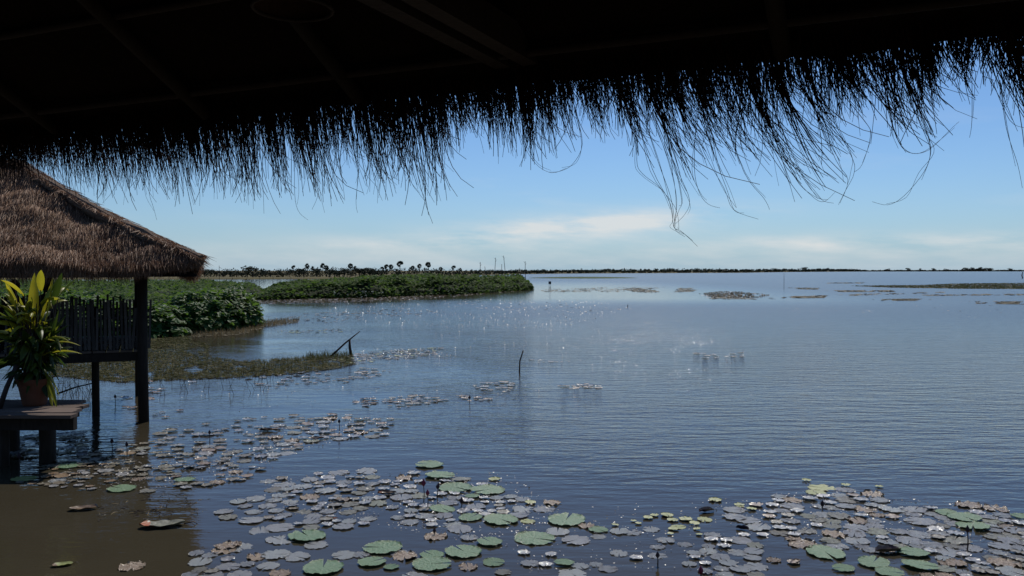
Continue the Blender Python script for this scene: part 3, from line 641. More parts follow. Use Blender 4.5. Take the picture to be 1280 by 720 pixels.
for x, x2, yt, lab in [(617, 619.5, 322, 'tall fish trap pole leaning right, second highest of its cluster'), (633.5, 629.5, 319.5, 'highest fish trap pole, leaning left'), (599.5, 600.5, 327.5, 'leftmost fish trap pole above the leaf bank'), (627.5, 627.2, 330, 'short straight pole between the two tall fish trap poles'), (657.5, 656.5, 326.5, 'thin fish trap pole alone at the right of its cluster'), (646, 649.5, 335, 'low slanting fish trap pole near the tip of the bank'), (608, 606, 333, 'low pole between the left fish trap poles')]:
    pts, rr = upright(x, 0, x2, yt, .055, -.3, 150)
    sd = [(pts[2] - Vector((0, 0, .35)), pts[2] + Vector((-.28, 0, -.05)), .03), (pts[2] - Vector((0, 0, .7)), pts[2] + Vector((.25, 0, -.35)), .025)] if yt < 328 else None
    stick('fish_trap_pole', pts, rr, lab, 'pole', GP, sd)
pts, rr = upright(980, 0, 980, 341, .03, -.3, 133); stick('stake', pts, rr, 'faint tall stake on open water right of the tan reeds', 'stake')
pts, rr = upright(1278.5, 0, 1278.5, 340, .18, -.3, 290); stick('post', pts, rr, 'thick dark post at the right edge beyond the reed bed', 'post')
pts, rr = upright(783.5, 384, 785, 380.5, .03); stick('stick', pts, rr, 'tiny stick on open water below the reddish weed patch')
m = empty('marker_board', flat(687.3, 146), 'small black square board on a post off the leaf bank tip', 'marker')
b = MB(); b.box((0, 0, .62), (.46, .06, .42)); b.box((0, 0, .86), (.5, .1, .05)); b.build('board', M['black'], m)
b = MB(); b.tube([(-.12, .05, -.4), (-.12, .05, .8)], .03, 6); b.tube([(.12, .05, -.4), (.12, .05, .8)], .03, 6); b.build('post', M['stake'], m)

# ------------------------------------------------------------------ neighbour hut on stilts
HO, HY = Vector((-5.45, 14.6, 0)), R(24)
hut = empty('thatched_hut', HO, 'open stilt hut with a brown thatched hip roof standing in the lake', 'hut', None, HY)
HM = Matrix.Rotation(HY, 3, 'Z')
def hl(X, Y): p = HM.inverted() @ (Vector((X, Y, 0)) - HO); return p
def hw(x, y, z=0.0): return HM @ Vector((x, y, z)) + HO
EX1, EX0, EY0, EY1, EZ = 0.0, -8.4, 0.0, 6.2, 2.93
RZ, T_ = 4.78, 3.1
RY = (EY0 + EY1) / 2; RX1, RX0 = EX1 - T_, EX0 + T_
c00, c10, c11, c01 = (Vector((EX0, EY0, EZ)), Vector((EX1, EY0, EZ)), Vector((EX1, EY1, EZ)), Vector((EX0, EY1, EZ)))
r0, r1 = Vector((RX0, RY, RZ)), Vector((RX1, RY, RZ))
faces = [(c00, c10, r1, r0), (c10, c11, r1, r1), (c11, c01, r0, r1), (c01, c00, r0, r0)]
rf, bl_ = MB(), MB()
def surf(fc, u, v, disp=True):
    p = fc[0].lerp(fc[1], u).lerp(fc[3].lerp(fc[2], u), v)
    if disp:
        sag = -.10 * math.sin(math.pi * v)
        q = .17 * nz(p.x * .9, p.y * .9, p.z * 1.5) + .07 * nz(p.x * 3, p.y * 3, p.z * 4) + .035 * ((v * 7) % 1.0 - .5)
        p = p + Vector((0, 0, sag + q))
    return p
for fi, fc in enumerate(faces):
    nu, nv = 60, 28; top = [surf(fc, i / nu, j / nv) for j in range(nv + 1) for i in range(nu + 1)]
    rf.mesh(top, [(j * (nu + 1) + i, j * (nu + 1) + i + 1, (j + 1) * (nu + 1) + i + 1, (j + 1) * (nu + 1) + i) for j in range(nv) for i in range(nu)], .35, 0)
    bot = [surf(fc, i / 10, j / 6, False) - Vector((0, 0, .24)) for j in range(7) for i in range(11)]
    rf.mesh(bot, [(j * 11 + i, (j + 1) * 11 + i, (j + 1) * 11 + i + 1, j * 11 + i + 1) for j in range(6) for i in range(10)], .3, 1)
    lip = []
    for i in range(nu + 1): pp = surf(fc, i / nu, 0, False); lip += [surf(fc, i / nu, 0), pp - Vector((0, 0, .25 * (.3 + .7 * min(1, (pp - c10).length / 1.1))))]
    rf.mesh(lip, [(2 * i, 2 * i + 1, 2 * i + 3, 2 * i + 2) for i in range(nu)], .2, 0)
    e = (fc[1] - fc[0]).normalized(); up = (fc[3].lerp(fc[2], .5) - fc[0].lerp(fc[1], .5)).normalized(); nn = e.cross(up).normalized()
    cnt = {0: 34000, 1: 6000, 2: 1500, 3: 2500}[fi]
    for _ in range(cnt):
        u, v = rnd(), 1 - math.sqrt(1 - rnd()) if rnd() < .8 else rnd()
        p = surf(fc, u, v) + nn * uni(.0, .05); d = -up + e * gau(0, .13) + nn * uni(.0, .16)
        tn = min(1, max(0, gau(.5 + .35 * nz(p.x * .8, p.y * .8, p.z * 2.0), .24)))
        bl_.blade(p, d, uni(.10, .30), uni(.004, .010), tn, 0, uni(0, .1))
    outn = Vector((nn.x, nn.y, 0)).normalized()
    for _ in range({0: 9000, 1: 3000, 2: 1800, 3: 2000}[fi]):
        u = rnd(); p = fc[0].lerp(fc[1], u) + outn * uni(-.16, .06) + Vector((0, 0, uni(-.22, .06) * (.35 + .65 * min(1, (fc[0].lerp(fc[1], u) - c10).length / 1.1))))
        L = uni(.10, .20) * (.35 + .65 * min(1, (p - c10).length / 1.1)) * (1.25 if nz(p.x * 5, p.y * 5) > 0 else .9)
        bl_.blade(p, outn * uni(-.05, .45) + e * gau(0, .18) + Vector((0, 0, -1)), L, uni(.005, .011), min(1, max(0, gau(.34, .2))), 0)
roof = rf.build('roof', [M['thatch'], M['thatch_dark']], hut)
bl_.build('thatch_straw', M['thatch_blade'], roof)
cap = MB()
for a, c in ((c10, r1), (c00, r0), (c11, r1), (c01, r0), (r0, r1)):
    n = 14; pts = [a.lerp(c, i / n) + Vector((0, 0, .03 + .05 * nz(i * .9, a.x) - .10 * math.sin(math.pi * i / n) * (a.z < c.z))) for i in range(n + 1)]
    cap.tube(pts, [.12 + .08 * nz(i * .9, 3) for i in range(n + 1)], 9, .25)
    d = (a - c).normalized(); sd = d.cross(Vector((0, 0, 1))).normalized()
    for _ in range(2600 if a is c10 else 500):
        q = rnd(); p = a.lerp(c, q) + Vector((0, 0, .13 - .10 * math.sin(math.pi * q) * (a.z < c.z))) + sd * gau(0, .07)
        cap.blade(p, d * uni(.3, 1) + sd * gau(0, .7) + Vector((0, 0, -.15)), uni(.12, .3), uni(.008, .018), min(1, max(0, gau(.45, .25))), 1)
cap.build('ridge_cap', [M['thatch'], M['thatch_blade']], hut)
FZ = 1.30
def post(px, py, r, ztop, D=None, name='post', par=hut):
    p = at(px, py) if D is None else flat(px, D); b = MB()
    b.tube([p + Vector((0, 0, -.3)), p + Vector((gau(0, .01), 0, 1.2)), p + Vector((0, 0, ztop))], [r * 1.04, r, r * .96], 10)
    b.build(name, M['pole'], par, True); return p
def hpost(x, y, r, zt):
    b = MB(); b.tube([Vector((x, y, -.3)), Vector((x + gau(0, .01), y, 1.2)), Vector((x, y, zt))], [r * 1.04, r, r * .96], 10); b.build('post', M['pole'], hut, True)
q1, q2 = hl(*at(180, 527).xy), hl(*at(120, 518).xy)
hpost(q1.x, q1.y, .092, 3.3); hpost(q2.x, q2.y, .07, FZ + .8)
for x, y in ((-6.0, 1.4), (-7.4, 1.4), (-1.0, 4.9), (-5.4, 4.9), (-7.4, 4.9)): hpost(x, y, .085, 3.4)
b = MB()
for k in range(30):
    b.box((-7.5 + k * .225, 3.15, FZ + .02), (.205, 3.75, .04), None)
b.build('floor', M['plank'], hut)
for y in (1.36, 4.95):
    b = MB(); b.box((-4.25, y, FZ - .085), (6.75, .12, .16)); b.build('floor_beam', M['pole'], hut)
b = MB(); b.box((-1.0, 3.15, FZ - .085), (.12, 3.4, .16)); b.build('floor_beam', M['pole'], hut)
def railing(x0, y0, x1, y1, par, h=.86, gap=.066):
    b = MB(); a, c = Vector((x0, y0, 0)), Vector((x1, y1, 0)); n = int((c - a).length / gap); d = (c - a).normalized()
    rot = Matrix.Rotation(math.atan2(d.y, d.x), 3, 'Z')
    for i in range(n + 1):
        p = a.lerp(c, i / n); hh = h * uni(.86, 1.10)
        b.box(p + Vector((0, 0, FZ + .06 + hh / 2)), (uni(.03, .055), .022, hh), rot @ Matrix.Rotation(gau(0, .025), 3, 'Y'))
    for z in (.18, .62):
        b.tube([a + Vector((0, .035, FZ + z)), c + Vector((0, .035, FZ + z + .02))], .025, 7, .3)
    b.build('railing', M['picket'], par)
railing(-3.1, 1.30, -.80, 1.27, hut); railing(-7.3, 1.3, -3.3, 1.3, hut); railing(-.92, 1.55, -.92, 4.8, hut); railing(-7.3, 4.98, -1.1, 4.98, hut)
b = MB()
for y in (1.42, 4.9): b.tube([(-7.9, y, 2.98), (-.5, y, 2.98)], .06, 8)
b.build('wall_plate', M['pole'], hut)
# bench and two seated people, seen only as silhouettes behind the plant
bench = empty('bench', hw(-3.35, 1.95, FZ + .04), 'dark wooden bench under the hut roof behind the railing', 'bench', None, HY)
b = MB(); [b.box((0, (k - 1.5) * .11, .42), (2.6, .10, .035)) for k in range(4)]; b.build('seat', M['pole'], bench)
for x in (-1.15, 1.15):
    b = MB(); b.box((x, -.15, .2), (.06, .06, .40)); b.box((x, .15, .2), (.06, .06, .40)); b.box((x, 0, .12), (.05, .24, .05)); b.build('leg', M['pole'], bench)
def person(loc, rz, lab, hgt, hair_long):
    root = empty('person', loc, lab, 'person', None, rz)
    me = bpy.data.meshes.new('body'); V, E, Rr = [], [], []
    def v(p, r, par=None):
        V.append(p); Rr.append(r)
        if par is not None: E.append((par, len(V) - 1))
        return len(V) - 1
    pel = v((0, 0, .52), (.15, .12)); ab = v((0, -.01, .68), (.135, .10), pel); ch = v((0, -.02, .88), (.155, .11), ab); nk0 = v((0, -.02, 1.03), (.075, .07), ch)
    nk = v((0, 0, 1.09), (.052, .055), nk0); h1 = v((0, .015, 1.16), (.07, .085), nk); h2 = v((0, .01, 1.25), (.078, .098), h1); v((0, .0, 1.325), (.05, .06), h2)
    for s_ in (-1, 1):
        sh = v((s_ * .17, -.02, .97), (.06, .06), ch); el = v((s_ * .23, .06, .72), (.042, .042), sh); wr = v((s_ * .13, .27, .62), (.028, .028), el); pm = v((s_ * .10, .34, .60), (.03, .016), wr)
        for f in range(4):
            q = v((s_ * (.10 + (f - 1.5) * .018), .40 - abs(f - 1.2) * .005, .60), (.009, .008), pm); v((s_ * (.10 + (f - 1.5) * .02), .435 - abs(f - 1.2) * .01, .58), (.007, .007), q)
        q = v((s_ * .055, .35, .605), (.011, .01), pm); v((s_ * .04, .38, .60), (.008, .008), q)
        hp = v((s_ * .10, .05, .50), (.095, .09), pel); kn = v((s_ * .13, .46, .50), (.062, .062), hp); an = v((s_ * .13, .44, .09), (.04, .045), kn); v((s_ * .14, .58, .04), (.04, .03), an)
    me.from_pydata(V, E, []); o = bpy.data.objects.new('body', me); C.objects.link(o); o.parent = root
    sm = o.modifiers.new('skin', 'SKIN'); 
    for i, r in enumerate(Rr): me.skin_vertices[0].data[i].radius = r
    me.skin_vertices[0].data[0].use_root = True
    o.modifiers.new('sub', 'SUBSURF').levels = 1; o.modifiers['sub'].render_levels = 2; sm.use_smooth_shade = True
    me.materials.append(M['shirt'])
    hb = MB(); nu, nv = 18, 10; vs = []
    for j in range(nv + 1):
        e = -.5 + j / nv * (math.pi / 2 + .5)
        for i in range(nu):
            a = 2 * math.pi * i / nu; k = 1 + .06 * nz(math.cos(a) * 4, math.sin(a) * 4, e * 4)
            bk = 1 if math.sin(a) < .35 or e > .45 else .72
            vs.append((math.cos(a) * math.cos(e) * .098 * k * bk, math.sin(a) * math.cos(e) * .112 * k * bk - .01, 1.245 + math.sin(e) * .115 * k - (hair_long if e < 0 and math.sin(a) < .2 else 0)))
    hb.mesh(vs, [(j * nu + i, j * nu + (i + 1) % nu, (j + 1) * nu + (i + 1) % nu, (j + 1) * nu + i) for j in range(nv) for i in range(nu)], .4)
    hb.build('hair', M['hair'], root, True)
    fb = MB()                                      # face: brow, nose, mouth, eyes, ears
    fb.tube([(0, .095, 1.265), (0, .118, 1.225), (0, .10, 1.21)], [.008, .016, .010], 8)
    fb.tube([(-.028, .098, 1.175), (0, .104, 1.175), (.028, .098, 1.175)], [.005, .009, .005], 6)
    for s_ in (-1, 1): fb.tube([(s_ * .022, .094, 1.25), (s_ * .045, .088, 1.25)], [.009, .007], 6); fb.tube([(s_ * .086, .0, 1.21), (s_ * .094, -.008, 1.25)], [.012, .016], 6)
    fb.build('face', M['skin'], root, True)
    root.scale = (hgt, hgt, hgt); return root
person(flat(17, 15.15) + Vector((0, 0, FZ + .04)), 3.0, 'person seated left in dark clothes, only the round head shows between leaves', .955, 0)
person(flat(58, 15.4) + Vector((0, 0, FZ + .04)), 2.7, 'person seated right with dark hair and shoulders above the railing', 1.0, .08)

# ------------------------------------------------------------------ platform with potted plant
PZ = .79
plat = empty('jetty_platform', (0, 0, 0), 'low wooden platform on stilts carrying the potted plant', 'platform')
b = MB()
for k in range(7):
    y = 11.62 + k * .205; x1 = -6.1 + gau(0, .03) + (.10 if k == 4 else 0) - k * .085
    b.box(((-11 + x1) / 2, y, PZ - .02), (x1 + 11, .19, .045), Matrix.Rotation(gau(0, .002), 3, 'Y'))
b.build('deck', M['plank'], plat)
b = MB(); b.box((-8.45, 11.72, PZ - .14), (4.6, .1, .19)); b.build('beam', M['pole'], plat)
b = MB(); b.box((-8.95, 12.75, PZ - .14), (4.6, .1, .19)); b.build('beam', M['pole'], plat)
for X, Y, r in ((-6.82, 12.2, .115), (-7.28, 11.92, .065), (-9.2, 12.1, .1), (-9.2, 12.8, .09), (-7.7, 12.85, .08)):
    b = MB(); b.tube([(X, Y, -.3), (X + .01, Y, .3), (X, Y, PZ - .05)], [r, r * .97, r], 10); b.build('leg', M['pole'], plat, True)
pot = empty('potted_plant', (-7.12, 12.42, PZ + .005), 'tall broad leaved plant in a terracotta pot on the platform', 'potted plant')
b = MB(); prof = [(.0, .0), (.15, 0), (.165, .03), (.225, .34), (.245, .34), (.25, .40), (.225, .40), (.21, .36), (.0, .355)]
nu = 32; vs = [(r * math.cos(2 * math.pi * i / nu), r * math.sin(2 * math.pi * i / nu), z) for r, z in prof for i in range(nu)]
b.mesh(vs, [(j * nu + i, j * nu + (i + 1) % nu, (j + 1) * nu + (i + 1) % nu, (j + 1) * nu + i) for j in range(len(prof) - 1) for i in range(nu)], .5, 0)
for i in range(len(b.f) - nu, len(b.f)): b.m[i] = 1
b.build('pot', [M['terra'], M['soil']], pot)
def big_leaf(b, p, az, el, L, W, curve, tint):
    n = 9; d = Vector((math.cos(az) * math.cos(el), math.sin(az) * math.cos(el), math.sin(el))); side = Vector((-math.sin(az), math.cos(az), 0)); tw = uni(-.7, .7)
    up = side.cross(d); side = (side * math.cos(tw) + up * math.sin(tw)); q = p.copy(); vs = []; cur = d.copy()
    for i in range(n + 1):
        t = i / n; w_ = W * (math.sin(math.pi * min(1, t * .94 + .06)) ** .75) * .5; nn = side.cross(cur).normalized()
        vs += [q - side * w_ + nn * w_ * .35, q - side * w_ * .5 + nn * w_ * .1, q, q + side * w_ * .5 + nn * w_ * .1, q + side * w_ + nn * w_ * .35]
        cur = (cur + Vector((0, 0, -curve / n))).normalized(); q = q + cur * (L / n)
    b.mesh(vs, [(i * 5 + j, i * 5 + j + 1, i * 5 + 6 + j, i * 5 + 5 + j) for i in range(n) for j in range(4)], tint)
lf, st = MB(), MB()
random.seed(5)
for k in range(74):
    a = uni(0, 6.283); q = uni(0, .15); base = Vector((math.cos(a) * q, math.sin(a) * q, .35)); H = uni(.25, 1.0) * (1 if k > 8 else 1.1)
    az = a + gau(0, .5); ln = uni(.03, .30) * H; tip = base + Vector((math.cos(az) * ln, math.sin(az) * ln, H))
    st.tube([base, base.lerp(tip, .5) + Vector((0, 0, .03)), tip], [.014, .010, .007], 5, .3)
    for _ in range(random.choice((1, 2, 2, 3))):
        f = uni(.45, 1); pp = base.lerp(tip, f); el = uni(.5, 1.35) if f > .7 else uni(-.1, 1.1)
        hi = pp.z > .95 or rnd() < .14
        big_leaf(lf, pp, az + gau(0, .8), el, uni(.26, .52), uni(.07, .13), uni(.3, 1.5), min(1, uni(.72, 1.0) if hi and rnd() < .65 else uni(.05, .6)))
for k in range(60):
    a = uni(0, 6.283); q = uni(.02, .2); big_leaf(lf, Vector((math.cos(a) * q, math.sin(a) * q, uni(.42, .85))), a + gau(0, .6), uni(-.6, .9), uni(.22, .42), uni(.05, .09), uni(.8, 2.2), min(.72, max(0, gau(.3, .2))))
for (dx, dz, az, el, L, W, cv, t) in [(.02, .98, 1.9, 1.35, .62, .15, .2, .97), (.10, .98, 1.2, 1.2, .5, .12, .3, .93), (.20, 1.0, .6, 1.35, .55, .085, .1, .95), (-.12, .95, 2.9, 1.0, .6, .11, .9, .86), (.12, .72, -.1, .55, .72, .085, .9, .88), (.14, .66, .05, .40, .66, .07, .7, .84), (.10, .78, -.25, .6, .62, .07, 1.0, .80), (.16, .60, -.3, -.5, .6, .08, 1.2, .82), (.2, .5, -.4, -.9, .6, .07, .8, .74), (-.25, .8, 3.3, .7, .6, .12, 1.2, .6), (-.3, .6, 3.0, .3, .6, .12, 1.4, .4), (.22, .36, -.5, -1.1, .45, .055, .4, .92)]:
    big_leaf(lf, Vector((dx, -.05, dz)), az, el, L, W, cv, t)
random.seed(77)
for q in (lf, st): q.v = [(x * .93, y * .93, z if z < .42 else .42 + (z - .42) * 1.34) for x, y, z in q.v]
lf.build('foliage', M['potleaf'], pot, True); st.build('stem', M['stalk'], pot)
a = Vector((-7.42, 12.05, PZ + .01)); stick('stake', [a, a + Vector((.08, .05, .3)), a + Vector((.19, .12, .62))], [.04, .035, .03], 'short dark stake leaning against the terracotta pot', 'stake')

# ------------------------------------------------------------------ the hut we look out from: thatched roof, fringe, beams
E0 = Vector((-3.34, 5.45, 3.65)); U = Vector((5.2, -2.42, 0)).normalized(); Nn = Vector((-U.y, U.x, 0)); IN = -Nn     # IN points back under the roof
own = empty('thatched_shelter', (0, 0, 0), 'dark thatched shelter roof with ragged grass fringe framing the view', 'hut')
def ep(s, i=0.0, z=0.0): return E0 + U * s + IN * i + Vector((0, 0, z))
SL = math.tan(R(29)); RI = 4.0
b = MB(); nS, nI = 60, 14
for sgn in (0, 1):
    for thick in (0, 1):
        vs = []
        for j in range(nI + 1):
            for i in range(nS + 1):
                s_ = -3 + 12.5 * i / nS; q = RI * j / nI; ins = q if sgn == 0 else 2 * RI - q
                z = q * SL + (thick * .30) + .03 * nz(s_ * 3, ins * 3, thick * 5)
                vs.append(ep(s_, ins, z))
        fs = [(j * (nS + 1) + i, j * (nS + 1) + i + 1, (j + 1) * (nS + 1) + i + 1, (j + 1) * (nS + 1) + i) for j in range(nI) for i in range(nS)]
        b.mesh(vs, fs, .3, 0)
vs = []
for i in range(nS + 1): vs += [ep(-3 + 12.5 * i / nS, 0, .03 * nz((-3 + 12.5 * i / nS) * 3, 0, 0)), ep(-3 + 12.5 * i / nS, 0, .30 + .03 * nz((-3 + 12.5 * i / nS) * 3, 0, 5))]
b.mesh(vs, [(2 * i, 2 * i + 2, 2 * i + 3, 2 * i + 1) for i in range(nS)], .3)
for s_ in (-3, 9.5):        # closed gable ends
    b.face([ep(s_, 0, 0), ep(s_, RI, RI * SL), ep(s_, 2 * RI, 0), ep(s_, 2 * RI, -1.2), ep(s_, 0, -0.05)], .3)
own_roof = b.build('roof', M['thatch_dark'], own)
# fringe of hanging grass: tufts of strands whose length follows the ragged outline of the eave
BOT = [(-150, 215), (0, 222), (60, 215), (110, 248), (150, 240), (200, 246), (250, 235), (310, 250), (350, 228), (400, 236), (440, 226), (480, 228), (530, 244), (565, 168), (585, 140), (600, 160), (640, 172), (665, 205), (700, 200), (740, 180), (770, 186), (800, 205), (830, 250), (848, 262), (870, 215), (900, 240), (950, 245), (990, 240), (1030, 240), (1060, 232), (1085, 130), (1100, 160), (1130, 190), (1160, 198), (1180, 105), (1200, 115), (1225, 150), (1255, 180), (1285, 215), (1450, 230)]
def bot(px):
    for (a, ya), (c, yc) in zip(BOT, BOT[1:]):
        if a <= px <= c: return ya + (yc - ya) * (px - a) / (c - a)
    return 220
def proj(p):
    d = p - Vector((0, 0, HC)); dep = d.y * cp - d.z * sp; up = d.y * sp + d.z * cp
    return 640 + F * d.x / dep, 360 - F * up / dep, dep
fr = MB()
def strand(p0, L, lean_s, conv, r, curl=0.0, n=7, tint=None):
    pts = []; wob = gau(0, .012)
    for k in range(n + 1):
        t = k / n
        out = Nn * (.10 * (1 - (1 - t) ** 2)) * L * 1.2
        q = p0 + Vector((0, 0, -L * t * (1 - .1 * t))) + out + U * (lean_s * L * t ** 1.4 + conv * t ** 1.2 + wob * math.sin(t * 5)) + U * (curl * t ** 4 * L) + Vector((0, 0, abs(curl) * .25 * t ** 5 * L))
        pts.append(q)
    fr.tube(pts, [r * (1 - .55 * k / n) for k in range(n + 1)], 3, tint, 0, False)
s_ = -1.0
while s_ < 8.2:
    c = ep(s_, 0, 0); px, py, dep = proj(c)
    lean = .06 + .34 * max(0, min(1, (px - 620) / 300)) * (1 if px < 1090 else .5)
    Lb = max(.09, (bot(px + lean * 90) - py) / F * dep * uni(.86, 1.02)); nst = int(uni(38, 76) * (1 if px < 600 else 1.15)); ww = uni(.04, .105); ctr = uni(-.03, .03); ll = uni(.72, 1.08)
    for k in range(nst):
        o_ = gau(0, .5) * ww; f = 1 - .82 * rnd() ** (1.25 if px < 640 else .95)
        strand(c + U * o_ + IN * uni(-.04, .12) + Vector((0, 0, uni(.0, .10))), Lb * (1.16 if px > 600 else 1.30) * ll * f * (1.0 if rnd() < .93 else 1.12) + .06, lean + gau(0, .04), -o_ * uni(.7, 1.3) + ctr, uni(.0014, .0031), gau(0, .08) if rnd() < .93 else uni(-.1, .40))
    s_ += uni(.065, .12) if px < 600 else uni(.075, .145)
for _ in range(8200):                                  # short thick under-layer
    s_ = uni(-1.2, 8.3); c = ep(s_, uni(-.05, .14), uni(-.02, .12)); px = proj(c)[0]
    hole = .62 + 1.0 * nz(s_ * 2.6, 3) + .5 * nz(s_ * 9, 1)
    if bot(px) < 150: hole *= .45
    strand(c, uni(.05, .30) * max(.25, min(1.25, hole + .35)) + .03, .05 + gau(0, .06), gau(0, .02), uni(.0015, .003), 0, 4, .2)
# single long wisps seen against the sky: (start px, start s-depth found by eye, through pixel points)
def wisp(pp, r=.0014):
    px0 = pp[0][0]; k = (px0 - 640) / F; D = (E0.x * 1 - 0) ; 
    # depth of the eave plane at that column
    t = (k * E0.y - E0.x) / (U.x - k * U.y); D = E0.y + U.y * t + .06
    pts = [atd(x, y, D + .03 * i) for i, (x, y) in enumerate(pp)]
    fine = []
    for i in range(len(pts) - 1):
        for j in range(4):
            u = j / 4; a_ = pts[max(i - 1, 0)]; b_ = pts[i]; c_ = pts[i + 1]; d_ = pts[min(i + 2, len(pts) - 1)]
            fine.append(.5 * ((2 * b_) + (c_ - a_) * u + (2 * a_ - 5 * b_ + 4 * c_ - d_) * u * u + (-a_ + 3 * b_ - 3 * c_ + d_) * u ** 3))
    fine.append(pts[-1]); fr.tube(fine, [r * (1 - .5 * i / len(fine)) for i in range(len(fine))], 3, .2, 0, False)
for pp in [[(800, 130), (822, 200), (838, 245), (843, 275), (843, 285), (856, 293), (872, 308)], [(792, 130), (815, 210), (838, 255), (842, 283), (850, 288), (866, 301)], [(806, 120), (835, 200), (846, 250), (843, 284), (856, 296)], [(812, 130), (842, 205), (852, 250), (849, 262), (842, 280)], [(815, 140), (848, 215), (862, 250), (856, 268), (844, 280)],
           [(800, 150), (796, 200), (803, 217), (826, 236), (838, 262)], [(860, 130), (880, 190), (905, 235), (917, 262), (948, 274)], [(872, 130), (893, 195), (908, 235), (918, 263), (930, 266)], [(870, 150), (868, 210), (874, 240), (885, 255), (900, 260)], [(905, 140), (930, 215), (955, 248), (962, 262)], [(955, 140), (990, 215), (1015, 245), (1030, 252), (1044, 240)], [(965, 130), (1000, 215), (1025, 248), (1042, 254)],
           [(1010, 120), (1045, 200), (1060, 225), (1050, 254)], [(1020, 110), (1062, 190), (1068, 215), (1056, 240), (1048, 256)], [(1030, 90), (1080, 150), (1088, 170), (1078, 205), (1068, 215)], [(1130, 110), (1155, 165), (1163, 190), (1155, 215), (1130, 245), (1110, 256), (1090, 252)], [(1135, 110), (1160, 170), (1163, 195), (1152, 225)], [(1105, 120), (1120, 170), (1135, 190), (1160, 188), (1190, 160), (1199, 152)],
           [(640, 130), (652, 175), (670, 205), (690, 216), (708, 210)], [(720, 140), (728, 180), (716, 205), (700, 214), (686, 215)], [(575, 125), (592, 160), (600, 172), (605, 192)], [(580, 115), (612, 155), (622, 175), (623, 205)], [(600, 110), (630, 160), (645, 190)], [(530, 120), (545, 170), (556, 200), (550, 218)], [(505, 150), (512, 220), (524, 242), (532, 252)],
           [(445, 130), (449, 200), (445, 250), (447, 266)], [(395, 150), (393, 210), (398, 240), (390, 262)], [(370, 150), (368, 230), (372, 262), (385, 275)], [(190, 180), (186, 235), (192, 260), (196, 275)], [(140, 180), (148, 220), (140, 240), (128, 254)], [(300, 170), (312, 225), (325, 250)], [(1250, 100), (1258, 160), (1272, 205), (1278, 235)], [(1215, 90), (1215, 150), (1212, 172)], [(1240, 100), (1262, 150), (1282, 160)]]:
    wisp(pp); wisp([(x + gau(0, 3), y + gau(0, 2)) for x, y in pp[:-1]], .0012)
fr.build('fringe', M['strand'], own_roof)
def bar(p, q, r, name, mt, sq=None):
    b = MB()
    if sq: d = (q - p); b.box((p + q) / 2, (d.length, sq[0], sq[1]), Matrix.Rotation(math.atan2(d.y, d.x), 3, 'Z') @ Matrix.Rotation(-math.asin(d.z / d.length), 3, 'Y'))
    else: b.tube([p, (p + q) / 2 + Vector((0, 0, gau(0, .01))), q], r, 10)
    return b.build(name, mt, own, sq is None)
bar(ep(-2.8, .24, .075), ep(9.3, .24, .075), .020, 'wall_plate', M['beam'])
t = 3.755
for k in (-.06, .075): bar(ep(t + k, .12, .125), ep(t + k, 7.6, .125), 0, 'tie_beam', M['beam'], (.075, .13))
for s_ in (-1.2, 8.6): bar(ep(s_, .12, .125), ep(s_, 7.6, .125), 0, 'tie_beam', M['beam'], (.075, .13))
for s_ in (-2.1, -.6, .7, 1.9, 2.9, 4.9, 6.1, 7.4, 8.9): bar(ep(s_, .1, .1 * SL - .06), ep(s_, RI, RI * SL - .06), .035, 'rafter', M['pole'])
for i_ in (.7, 1.2, 1.7, 2.2, 2.8): bar(ep(-2.8, i_, i_ * SL - .015), ep(9.3, i_, i_ * SL - .015), .02, 'batten', M['beam'])
for s_ in (-.9, 7.9):
    for i_ in (.26, 7.6):
        p = ep(s_, i_, 0); b = MB(); b.tube([Vector((p.x, p.y, -.4)), Vector((p.x, p.y, 3.66))], .10, 10); b.build('post', M['pole'], own, True)
b = MB()
for k in range(36):
    i_ = 1.15 + k * .185; p, q = ep(-2.6, i_, 0), ep(9.1, i_, 0); d = q - p
    b.box(Vector(((p.x + q.x) / 2, (p.y + q.y) / 2, 1.28)), (d.length, .175, .04), Matrix.Rotation(math.atan2(d.y, d.x), 3, 'Z'))
b.build('deck', M['plank'], own)
b = MB()
for k in range(60):
    s_ = -2.6 + k * .197; p = ep(s_, 7.72, 0); b.box(Vector((p.x, p.y, 2.45)), (.19, .03, 2.3), Matrix.Rotation(math.atan2(U.y, U.x), 3, 'Z'))
b.build('light_block_wall', M['pole'], own)  # unseen back wall added to keep the shelter's underside dark
# woven shade hanging under the roof
lp = atd(366, 12, 3.05)
lamp = empty('lampshade', lp, 'dark round woven shade hanging beneath the shelter roof', 'lampshade')
b = MB(); prof = [(.138, 0), (.142, .012), (.128, .05), (.09, .10), (.03, .135), (.0, .14)]
nu = 28; vs = [(r * math.cos(2 * math.pi * i / nu), r * math.sin(2 * math.pi * i / nu), z) for r, z in prof for i in range(nu)]
b.mesh(vs, [(j * nu + i, j * nu + (i + 1) % nu, (j + 1) * nu + (i + 1) % nu, (j + 1) * nu + i) for j in range(len(prof) - 1) for i in range(nu)], .5); b.build('shade', M['wicker'], lamp, True)
b = MB(); b.tube([(.142 * math.cos(a * .2244), .142 * math.sin(a * .2244), .003) for a in range(29)], .007, 6); b.build('rim', M['beam'], lamp, True)
b = MB(); b.tube([(0, 0, .13), (.004, 0, .35), (0, 0, .62)], .004, 5); b.build('cord', M['black'], lamp)

